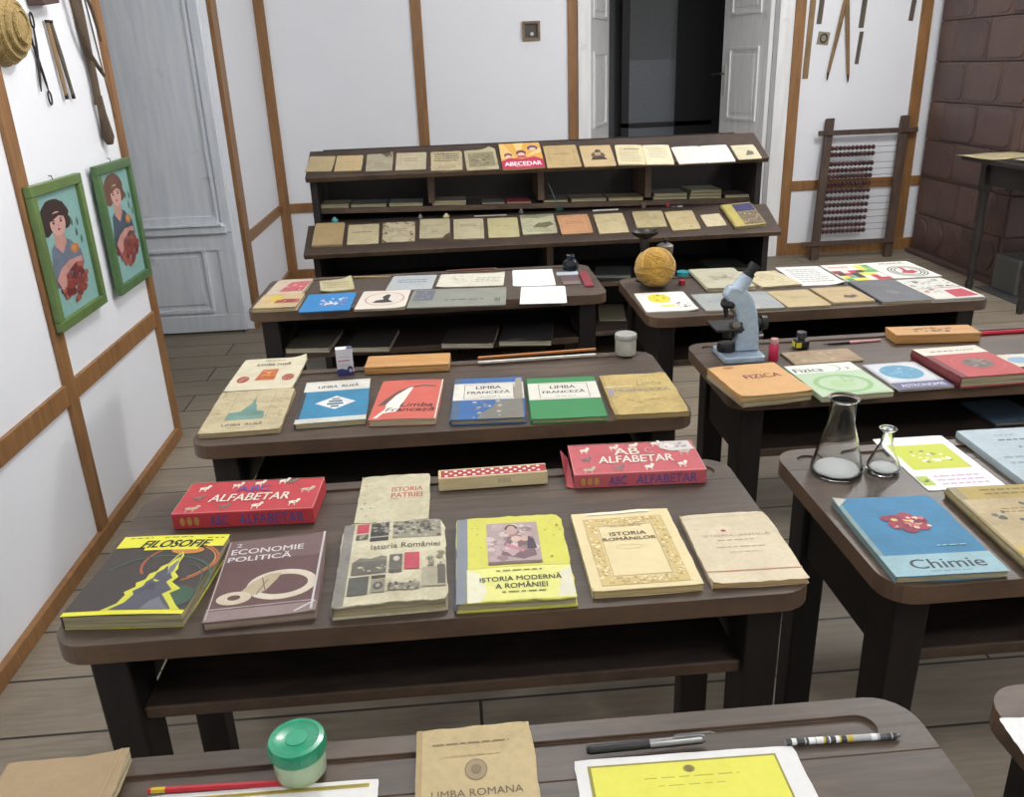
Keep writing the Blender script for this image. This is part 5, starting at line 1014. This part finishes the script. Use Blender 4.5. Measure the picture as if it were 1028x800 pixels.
# ================================================================== yarn desk
def yarn(T):
    g = G(); R_ = .066; g.ball((0, 0, R_), R_ * .95, M['yarn'], 24, (1.03, 1, .95)); rr = random.Random(11)
    for b in range(24):
        b_ = Vector((rr.gauss(0, 1), rr.gauss(0, 1), rr.gauss(0, 1))).normalized(); sh_ = rr.uniform(-.026, .026); rb = rr.uniform(.97, 1.05); ph = rr.random() * 6.28; lob = rr.choice((2, 3, 3, 4))
        for k in range(7):
            ax = (b_ + Vector((rr.gauss(0, .02), rr.gauss(0, .02), rr.gauss(0, .02)))).normalized(); off = (k - 3) * .0046 + sh_; a_ = ax.orthogonal().normalized(); c_ = ax.cross(a_)
            rad = math.sqrt(max(1e-6, (R_ * rb) ** 2 - off * off))
            g.tube([tuple(Vector((0, 0, R_)) + ax * off + (a_ * math.cos(2 * PI * i / 30) + c_ * math.sin(2 * PI * i / 30)) * rad * (1 - .035 + .035 * math.sin(lob * 2 * PI * i / 30 + ph))) for i in range(31)], .0027, M['yarn'], 6, cap=False)
    zm = min(v[2] for v in g.v); g.v = [(v[0], v[1], v[2] - zm) for v in g.v]
    g.obj('wound_wool', T, smooth=80)
y0 = (0.6821,2.8183,0.72)
T = small('yarn_ball', 'large ball of ochre yellow wool on the far right desk', 'yarn', (y0[0], y0[1] + .0, y0[2] + .002), yarn)
ds = ((0.7042,3.0568,0.72))
T = thing('metal_dish', 'dark metal dish on a slender funnel stand behind the yarn ball', 'dish', ((0.6689,2.93,0.8674)[0], 2.925, .7204))
g = G(); g.lathe([(0, 0), (.030, 0), (.030, .004), (.012, .010), (.010, .06), (.017, .135), (.012, .15), (0, .15)], M['iron'], 28); g.obj('stand', T, smooth=40)
g = G(); g.lathe([(0, .1502), (.022, .152), (.044, .166), (.048, .176), (.045, .176), (.040, .168), (.020, .157), (0, .156)], M['iron'], 36); g.obj('dish_bowl', T, smooth=40)
T = thing('metal_weight', 'small cylindrical grey metal weight with knob behind the yarn ball', 'weight', ((0.7381,2.91,0.8677)[0], 2.91, .7204))
g = G(); g.lathe([(0, 0), (.024, 0), (.022, .085), (.028, .105), (.029, .125), (.018, .133), (0, .133)], plain((112, 108, 102), .4, .5), 28); g.obj('weight_body', T, smooth=40)
g = G(); g.lathe([(0, .1332), (.006, .1332), (.005, .141), (.010, .147), (.006, .154), (0, .155)], M['iron'], 16); g.obj('knob', T, smooth=40)
T = thing('plastic_dish', 'small turquoise plastic dish just right of the yarn ball', 'dish', (0.822,2.9696,0.72))
g = G(); g.lathe([(0, 0), (.020, 0), (.023, .016), (.021, .016), (.019, .003), (0, .003)], plain((78, 178, 188), .35), 28); g.obj('lid_shell', T, smooth=40)
g = G(); g.box(-.009, -.009, 0, .009, .009, .016, plain((176, 34, 60), .5)); tag(g.obj('red_cube', None, tuple(Vector((0.7837,2.8413,0.72)) + Vector((0, 0, .0004))), (0, 0, .3), bevel=.001), 'tiny crimson cube in front of the turquoise dish', 'cube')
leaf(((0.6712,2.6222,0.7204),0.1651,0.2313,-0.044,0.0), 'white booklet with yellow letters blot at the left front of the yarn desk', (226, 222, 212), [('e', .42, .66, .22, .24, (214, 206, 40)), ('spots', .32, .5, .58, .85, 14, .03, [(110, 90, 30), (190, 120, 40), (226, 220, 60)], 95), ('r', .36, .22, .62, .30, (216, 206, 60)), ('spots', .64, .10, .92, .42, 16, .03, [(110, 106, 100), (84, 80, 80)], 96)], name='booklet', cat='book', t=.004, wear=.08, lift=((1, 0, .005, .3),))
book(((0.8906,2.5759,0.7204),0.2478,0.2023,-0.035,0.0), .006, 'wide pale grey-blue album lying behind the microscope', (156, 160, 158), [('dash', .12, .45, .42, .55, 1, (126, 132, 140)), ('p', [(.35,.0),(.70,.0),(.62,1),(.45,1)], (168, 172, 178))], name='album', wear=.3)
book(((0.9285,2.8648,0.7204),0.1635,0.2844,-0.049,0.0), .012, 'grey-beige book with a faint landscape drawing, right of the turquoise dish', (184, 180, 152), [('spots', .25, .35, .85, .60, 24, .06, [(140, 136, 110), (160, 156, 130)], 97)], name='book', wear=.3, hard=True)
book(((1.0896,2.8341,0.7204),0.1435,0.2103,0.088,0.0), .007, 'yellowed booklet skewed behind the microscope eyepiece', (206, 192, 150), [('ring', .5, .5, .3, .3, .015, (170, 152, 110)), ('spots', .35, .35, .65, .65, 8, .05, [(186, 168, 124)], 98)], name='booklet', wear=.4, jit=.003, lift=((0, 1, .008, .5),))
leaf(((1.2503,2.8693,0.7204),0.1581,0.2795,-0.05,0.0), 'white sheet with faint written lines and curled right corner', (222, 220, 212), [('dash', .12, .15, .88, .88, 7, (160, 160, 160))], t=.001, lift=((1, 0, .014, .4),), wear=.2)
leaf(((1.4176,2.8728,0.7204),0.1626,0.2453,-0.03,0.0), 'booklet with a patchwork of yellow, green, red and black squares', (214, 210, 200), [
 ('r', .0, .42, .22, .60, (150, 40, 60))] + [('r', .04 + .16 * i, .0 + .15 * j, .04 + .16 * (i + 1), .15 * (j + 1), c) for (i, j, c) in ((0,0,(70,150,80)),(1,0,(226,206,50)),(2,0,(226,206,50)),(3,0,(220,216,206)),(4,0,(190,46,64)),(5,0,(190,46,64)),(0,1,(226,206,50)),(1,1,(84,160,140)),(2,1,(40,44,46)),(3,1,(220,216,206)),(4,1,(190,46,64)),(1,2,(200,60,70)),(2,2,(40,44,46)),(3,2,(226,206,50)),(0,2,(40,44,46)),(2,3,(196,50,64)),(3,3,(40,44,46)),(4,3,(90,160,90)),(4,2,(226,206,50)),(5,3,(90,160,90)),(4,4,(226,206,50)),(5,4,(120,176,110)),(5,5,(90,160,90)),(4,5,(226,206,50)))] + [('dash', .06, .75, .55, .88, 1, (196, 110, 110))], name='booklet', cat='book', t=.004, wear=.08)
leaf(((1.5845,2.8755,0.7204),0.169,0.2435,-0.0,0.0), 'MUZICA booklet with black ring maze around a red block', (214, 214, 202), [
 ('ring', .56, .38, .38, .33, .03, (74, 78, 78)), ('ring', .56, .38, .32, .28, .03, (74, 78, 78)), ('ring', .56, .38, .26, .225, .03, (74, 78, 78)), ('p', [(.38,.30),(.55,.22),(.74,.32),(.70,.45),(.58,.42),(.60,.62),(.52,.64),(.50,.44)], (190, 44, 70)), ('t', 'MUZICĂ', .56, .90, .52, .10, (60, 60, 58), .02)], name='booklet', cat='book', t=.004, wear=.1)
book(((1.0875,2.5681,0.7204),0.1371,0.1998,-0.007,0.0), .006, 'plain tan booklet, left one of the two tan booklets on the yarn desk', (190, 168, 118), [('dash', .3, .5, .75, .58, 1, (160, 138, 94))], name='booklet', wear=.35)
book(((1.2357,2.5763,0.7204),0.135,0.1839,-0.008,0.0), .008, 'tan booklet with a dark brown lyre emblem, right one of the two tan booklets', (186, 160, 112), [('p', [(.42,.30),(.60,.24),(.80,.34),(.74,.46),(.62,.40),(.52,.46)], (96, 62, 50)), ('dash', .25, .7, .8, .76, 1, (140, 114, 76))], name='booklet', wear=.3)
book(((1.3955,2.5885,0.7204),0.1588,0.2656,-0.053,0.0), .009, 'dark slate-grey book with a faded emblem on the yarn desk', (98, 100, 106), [('e', .52, .42, .14, .09, (120, 112, 116)), ('dash', .3, .75, .75, .80, 1, (130, 128, 130))], name='book', wear=.4, spine=(84, 86, 92))
leaf(((1.5684,2.6004,0.7204),0.1609,0.2574,0.008,0.0), 'white booklet with red block and grey pattern at the yarn desk right end', (206, 204, 192), [('p', [(.45,.05),(.95,.08),(.92,.42),(.50,.38)], (190, 46, 66)), ('spots', .05, .5, .95, .95, 40, .05, [(140, 140, 132), (176, 174, 164), (110, 108, 104)], 101), ('l', [(.05, .50), (.95, .50)], .03, (190, 60, 76)), ('spots', .05, .2, .4, .45, 8, .05, [(150, 60, 70), (160, 158, 150)], 102)], name='booklet', cat='book', t=.005, wear=.1)

# ================================================================== physics desk
FQ = ((0.6938,1.824,0.7204),0.1711,0.2018,0.092,0.0)
book((FQ[0], FQ[1] * .98, FQ[2] * .99, FQ[3] + .03, 0), .0115, 'cream book lying underneath the orange FIZICA book', (196, 180, 140), name='textbook', wear=.4, jit=.003, pg=(190, 176, 136))
book(FQ, .013, 'orange textbook FIZICA lying on top of a cream book', (212, 158, 92), [('t', 'FIZICA', .60, .58, .52, .125, (128, 50, 50), .02), ('e', .28, .93, .08, .04, (176, 110, 56))], wear=.2, jit=.003, lift=((0, 0, .003, .3), (1, 0, .002, .3)), dz=.0128, pg=(206, 176, 120))
book(((0.9281,2.0113,0.7204),0.1809,0.0957,0.024,0.0), .005, 'faded brownish booklet with reddish marks between the pen and Fizica 2', (164, 140, 104), [('spots', .1, .1, .9, .9, 30, .04, [(176, 120, 92), (150, 126, 92), (182, 160, 122)], 111)], name='booklet', wear=.5)
book(((0.8857,1.8271,0.7204),0.1706,0.2107,0.037,0.0), .013, 'pale green Fizica 2 textbook behind the large flask', (176, 200, 162), [
 ('r', 0, .72, 1, 1, (216, 222, 208)), ('t', 'Fizica', .26, .82, .42, .12, (56, 60, 54), .025), ('ring', .62, .84, .12, .11, .012, (60, 90, 66), -90, 90), ('t', '2', .84, .81, .05, .07, (50, 54, 50), .02), ('ring', .50, .35, .40, .28, .07, (140, 186, 118)), ('e', .5, .35, .18, .12, (166, 200, 140)), ('fr', .56, .40, .68, .54, .006, (90, 110, 90)), ('l', [(.05,.02),(.95,.02)], .01, (120, 140, 110))], wear=.12, pg=(196, 186, 150))
book(((1.0665,1.8428,0.7204),0.1341,0.1759,0.023,0.0), .005, 'white booklet ASTRONOMIE with a pale blue oval', (206, 208, 210), [('r', 0, 0, 1, .24, (92, 90, 130)), ('t', 'ASTRONOMIE', .52, .12, .80, .10, (206, 206, 222), .01), ('fr', .03, .27, .97, .97, .01, (110, 130, 150)), ('e', .48, .62, .38, .28, (84, 150, 184)), ('ring', .48, .62, .38, .28, .02, (110, 170, 200)), ('spots', .2, .4, .75, .8, 14, .04, [(104, 166, 196), (120, 176, 200)], 113)], name='booklet', wear=.12)
book(((1.2249,1.8579,0.7204),0.1673,0.2098,0.034,0.0), .027, 'thick red hardcover with cream band and grey coin-like picture', (190, 62, 62), [('r', 0, .74, 1, 1, (214, 206, 188)), ('dash', .16, .82, .56, .90, 1, (110, 104, 96)), ('dash', .56, .82, .86, .90, 1, (130, 124, 114)), ('e', .56, .40, .22, .15, (110, 92, 84)), ('ring', .56, .40, .36, .26, .012, (206, 92, 86)), ('spots', .42, .30, .70, .50, 20, .04, [(140, 124, 110), (84, 70, 64)], 114)], hard=True, spine=(120, 38, 40), wear=.15, pg=(186, 176, 140))
book(((1.3881,1.9,0.7204),0.0934,0.0899,0.005,0.0), .004, 'white booklet with a blue shape, partly behind the thick red book', (210, 206, 186), [('e', .5, .5, .35, .25, (130, 170, 200))], name='booklet', wear=.2)
wood_case(((1.2746,2.1095,0.7204),0.2239,0.0742,-0.084,0.0), .026, 'wooden pencil case with burnt drawing on its lid, physics desk', [('spots', .28, .30, .72, .75, 26, .03, [(140, 96, 52), (110, 74, 42), (160, 112, 60)], 115)])
RP = plain((196, 40, 62), .35)
rod('pencil', 'thick crimson pencil beside the wooden case at the right edge', 'pencil', (1.4074,2.1163,0.72), (1.6331,2.1197,0.72), .0055, ((.9, RP, 1, 1, 'barrel'), (.1, M['honey'], 1, .2, 'tip')), n=6)
rod('dip_pen', 'pen with black nib holder and pale pink handle behind the physics booklets', 'pen', (0.9715,2.1078,0.72), (1.1358,2.1161,0.72), .0035, ((.10, M['iron'], .15, .5, 'nib'), (.36, M['black'], .8, 1.1, 'grip'), (.54, plain((214, 150, 150), .4), 1.2, .8, 'handle')), n=12)
T = thing('ink_bottle', 'small black ink bottle with a yellow label on the physics desk', 'bottle', (0.9074,2.0986,0.72))
g = G(); g.box(-.019, -.014, 0, .019, .014, .024, M['black']); bb_ = g.obj('bottle_body', T, bevel=.004)
g = G(); g.lathe([(0, .0235), (.009, .0235), (.009, .030), (.013, .031), (.013, .044), (.011, .046), (0, .046)], plain((56, 58, 60), .4), 20); g.obj('screw_cap', T, smooth=40)
g = G(); g.box(-.0205, -.010, .006, -.0192, .010, .020, plain((206, 196, 60), .5)); g.box(-.018, -.0155, .006, -.004, -.0142, .020, plain((206, 196, 60), .5)); g.obj('paper_label', bb_)
T = thing('small_bottle', 'small crimson bottle with pale pink top standing behind the microscope', 'bottle', ((0.803,2.0189,0.72)))
g = G(); g.lathe([(0, 0), (.012, 0), (.013, .003), (.013, .040), (.009, .046), (0, .046)], plain((196, 34, 74), .3, 0, .3), 24); g.obj('bottle_body', T, smooth=40)
g = G(); g.lathe([(0, .0462), (.010, .0462), (.011, .049), (.009, .058), (0, .060)], plain((206, 150, 146), .6), 20); g.obj('stopper', T, smooth=40)

# microscope: base, curved arm, body tube, nosepiece, stage, knobs
mb = (0.738,2.0662,0.72)
MY = mb[1]
T = thing('microscope', 'pale blue metal microscope with black eyepiece on the physics desk', 'microscope', (mb[0], MY, .7204), (0, 0, 0))
def mq(p): return (p[0] - mb[0], p[2] - .72)
EN = M['enamel']
armo = [mq(p) for p in ((0.7778,2.045,0.6991), (0.7735,2.045,0.7909), (0.7659,2.045,0.839), (0.7536,2.045,0.872), (0.7387,2.045,0.8961), (0.7192,2.045,0.9116), (0.6905,2.045,0.9103), (0.6777,2.045,0.885), (0.6885,2.045,0.8669), (0.7003,2.045,0.8633), (0.7113,2.045,0.8362), (0.7163,2.045,0.7942), (0.7119,2.045,0.7032))]
armo[0] = (armo[0][0], .016); armo[-1] = (armo[-1][0], .016)
g = G(); g.prism(armo, -.018, .018, EN, 'y'); o = g.obj('arm', T, bevel=.007, smooth=50)
g = G(); g.prism(rrect(-.066, -.062, .042, .05, .012), 0, .016, EN); g.obj('base', T, bevel=.003)
e0, e1, e2, e3 = [mq(p) for p in ((0.709,2.045,0.9093), (0.7362,2.045,0.9326), (0.7447,2.045,0.9418), (0.75,2.045,0.9643))]
tb = [mq(p) for p in ((0.7161,2.045,0.8974), (0.7385,2.045,0.9324), (0.7513,2.045,0.9614))]
P3 = lambda q, y=0: (q[0], y, q[1])
g = G(); g.tube([P3(tb[0]), P3(tb[1])], [.021, .0165], EN, 28); tube_ = g.obj('body_tube', T, smooth=40)
d_ = (Vector(P3(tb[1])) - Vector(P3(tb[0]))).normalized(); p1 = Vector(P3(tb[1]))
g = G(); g.tube([p1, p1 + d_ * .010, p1 + d_ * .0101, p1 + d_ * .022, p1 + d_ * .0221, p1 + d_ * .036], [.0155, .0155, .012, .012, .015, .014], M['black'], 24); g.obj('eyepiece', tube_, smooth=40)
tc = mq((0.6883,2.045,0.8716))
g = G(); g.lathe([(0, 0), (.017, 0), (.021, .008), (.018, .020), (0, .020)], M['black'], 24, (tc[0] + .005, 0, tc[1] - .018)); nose_ = g.obj('nosepiece', T, smooth=40)
for dx, ln, m in ((-.004, .030, M['black']), (.009, .020, SV)):
    g = G(); g.tube([(tc[0] + dx, -.004, tc[1] - .012), (tc[0] + dx + (.003 if dx < 0 else .012), -.006, tc[1] - .012 - ln)], [.0075, .0055], m, 16); g.tube([(tc[0] + dx + (.003 if dx < 0 else .012), -.006, tc[1] - .012 - ln), (tc[0] + dx + (.004 if dx < 0 else .014), -.006, tc[1] - .018 - ln)], [.0045, .003], SV, 12); g.obj('objective', nose_, smooth=40)
s1 = mq((0.6971,2.045,0.8013))
g = G(); g.box(-.085, -.04, s1[1] - .002, -.012, .05, s1[1] + .004, M['black']); g.obj('stage', T, bevel=.001)
g = G(); g.tube([(-.040, 0, s1[1] - .003), (-.040, 0, s1[1] - .028)], .015, M['black'], 20); g.tube([(-.030, -.016, s1[1] + .012), (-.030, -.03, s1[1] + .012)], .010, SV, 16); g.obj('condenser', T, smooth=40)
g = G(); g.lathe([(0, 0), (.022, 0), (.024, .01), (.020, .022), (0, .024)], M['black'], 24, (-.045, 0, .0162)); g.obj('light_housing', T, smooth=40)
g = G(); g.tube([(.030, .006, .085), (.046, .006, .085), (.0461, .006, .085), (.060, .006, .085)], [.012, .012, .019, .018], M['black'], 24); g.tube([(.030, .006, .050), (.052, .006, .050)], .010, SV, 20); g.obj('focus_knob', T, smooth=40)
g = G(); g.tube([(-.012, -.012, .082), (-.034, -.012, .082)], .016, M['black'], 24); g.tube([(-.034, -.012, .086), (-.040, -.012, .086)], .009, SV, 20); g.obj('focus_knob', T, smooth=40)
book(((1.3931,1.9395,0.5654),0.1332,0.15,0.033,0.0), .006, 'dim blue folder lying on the shelf under the physics desk', (104, 134, 160), name='folder', cat='folder', n=4)

# ================================================================== chemistry desk
def flask(T, R_, H_, rn, zn):
    th = .0016
    o = [(0, 0), (R_ - .006, 0), (R_, .006), (R_, .012), (rn, zn), (rn, H_ - .006), (rn + .005, H_ - .002), (rn + .005, H_)]
    i = [(rn + .002, H_), (rn - th, H_ - .006), (rn - th, zn), (R_ - th - .001, .013), (R_ - th - .002, .008), (R_ - .010, .003), (0, .003)]
    g = G(); g.lathe(o + i, M['glass'], 48); g.obj('flask_glass', T, smooth=35)
    g = G(); g.lathe([(0, .0034), (R_ - .011, .0034), (R_ - .006, .007), (R_ - .007, .009), (0, .008)], M['whitish_base'], 36); g.obj('whitish_base', T, smooth=40)  # whitish milky disc lying just inside the flask bottom
M['whitish_base'] = mat_glass('milky_base_glass', (.93, .93, .92), .5)
M['whitish_base'].node_tree.nodes['Principled BSDF'].inputs['Transmission Weight'].default_value = .35
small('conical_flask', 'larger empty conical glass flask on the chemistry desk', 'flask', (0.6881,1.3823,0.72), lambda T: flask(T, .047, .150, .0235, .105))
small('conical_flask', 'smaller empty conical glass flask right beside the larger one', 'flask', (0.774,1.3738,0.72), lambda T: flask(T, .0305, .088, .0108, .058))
book(((0.7074,1.138,0.7204),0.1702,0.2403,-0.035,0.0), .011, 'blue Chimie textbook with a red molecule cluster', (34, 124, 172), [
 ('r', 0, 0, 1, .235, (142, 182, 192)), ('t', 'Chimie', .54, .125, .66, .105, (44, 56, 66), .018), ('dash', .32, .035, .76, .05, 1, (84, 110, 124)),
 *[('e', .53 + .13 * math.cos(k * PI / 3 + .3), .63 + .085 * math.sin(k * PI / 3 + .3), .075, .053, ((150, 30, 62), (172, 44, 72))[k % 2]) for k in range(6)], ('e', .36, .69, .06, .035, (150, 30, 62)), ('e', .53, .63, .08, .055, (160, 38, 66)), ('spots', .36, .56, .70, .71, 26, .026, [(226, 190, 110), (210, 100, 120), (230, 200, 170), (128, 26, 54)], 122), ('dash', .58, .31, .90, .34, 1, (150, 190, 206)), ('p', [(.0,.88),(.14,.98),(.0,1)], (190, 190, 176))], wear=.35, jit=.003, spine=(120, 150, 150), pg=(176, 168, 132), lift=((0, 1, .003, .3),), n=14)
leaf(((0.8881,1.3966,0.7204),0.1432,0.224,-0.021,0.0), 'white leaflet with lime-yellow panel behind the Chimie book', (230, 230, 228), [
 ('r', .10, .36, .88, .83, (196, 204, 40)), ('spots', .30, .48, .72, .72, 22, .035, [(226, 226, 190), (140, 150, 60), (236, 236, 220)], 131), ('r', .02, .08, .17, .24, (176, 196, 60)), ('dash', .22, .06, .9, .26, 3, (206, 170, 200)), ('spots', .05, .11, .14, .21, 5, .02, [(90, 100, 60)], 132)], name='leaflet', t=.0015, wear=.05)
book(((1.0668,1.3784,0.7204),0.1676,0.2338,-0.028,0.0), .014, 'pale blue book with yellowed page edges at the chemistry desk back', (172, 190, 198), [('dash', .3, .74, .8, .80, 1, (90, 100, 110)), ('dash', .42, .60, .9, .66, 1, (96, 106, 116)), ('dash', .35, .85, .6, .88, 1, (120, 130, 140)), ('dash', .1, .3, .6, .5, 2, (140, 156, 166))], wear=.3, pg=(186, 172, 126))
book(((0.9045,1.1327,0.7204),0.1587,0.2537,-0.047,0.0), .018, 'yellow-brown book with dark molecule dots, right of the Chimie book', (182, 156, 70), [
 ('r', .03, .08, .97, .82, (190, 168, 120)), ('dash', .30, .86, .95, .97, 2, (130, 110, 50)), ('spots', .15, .40, .7, .75, 11, .045, [(84, 90, 84), (104, 110, 100)], 141), ('r', .03, .08, .97, .22, (200, 172, 60)), ('dash', .3, .62, .9, .7, 2, (150, 120, 60))], hard=True, wear=.45, spine=(150, 136, 96), pg=(176, 160, 110))
leaf(((0.6458,0.7035,0.7204),0.0979,0.072,-0.112,0.0), 'corner of a white sheet on the desk at the right edge', (230, 229, 226))
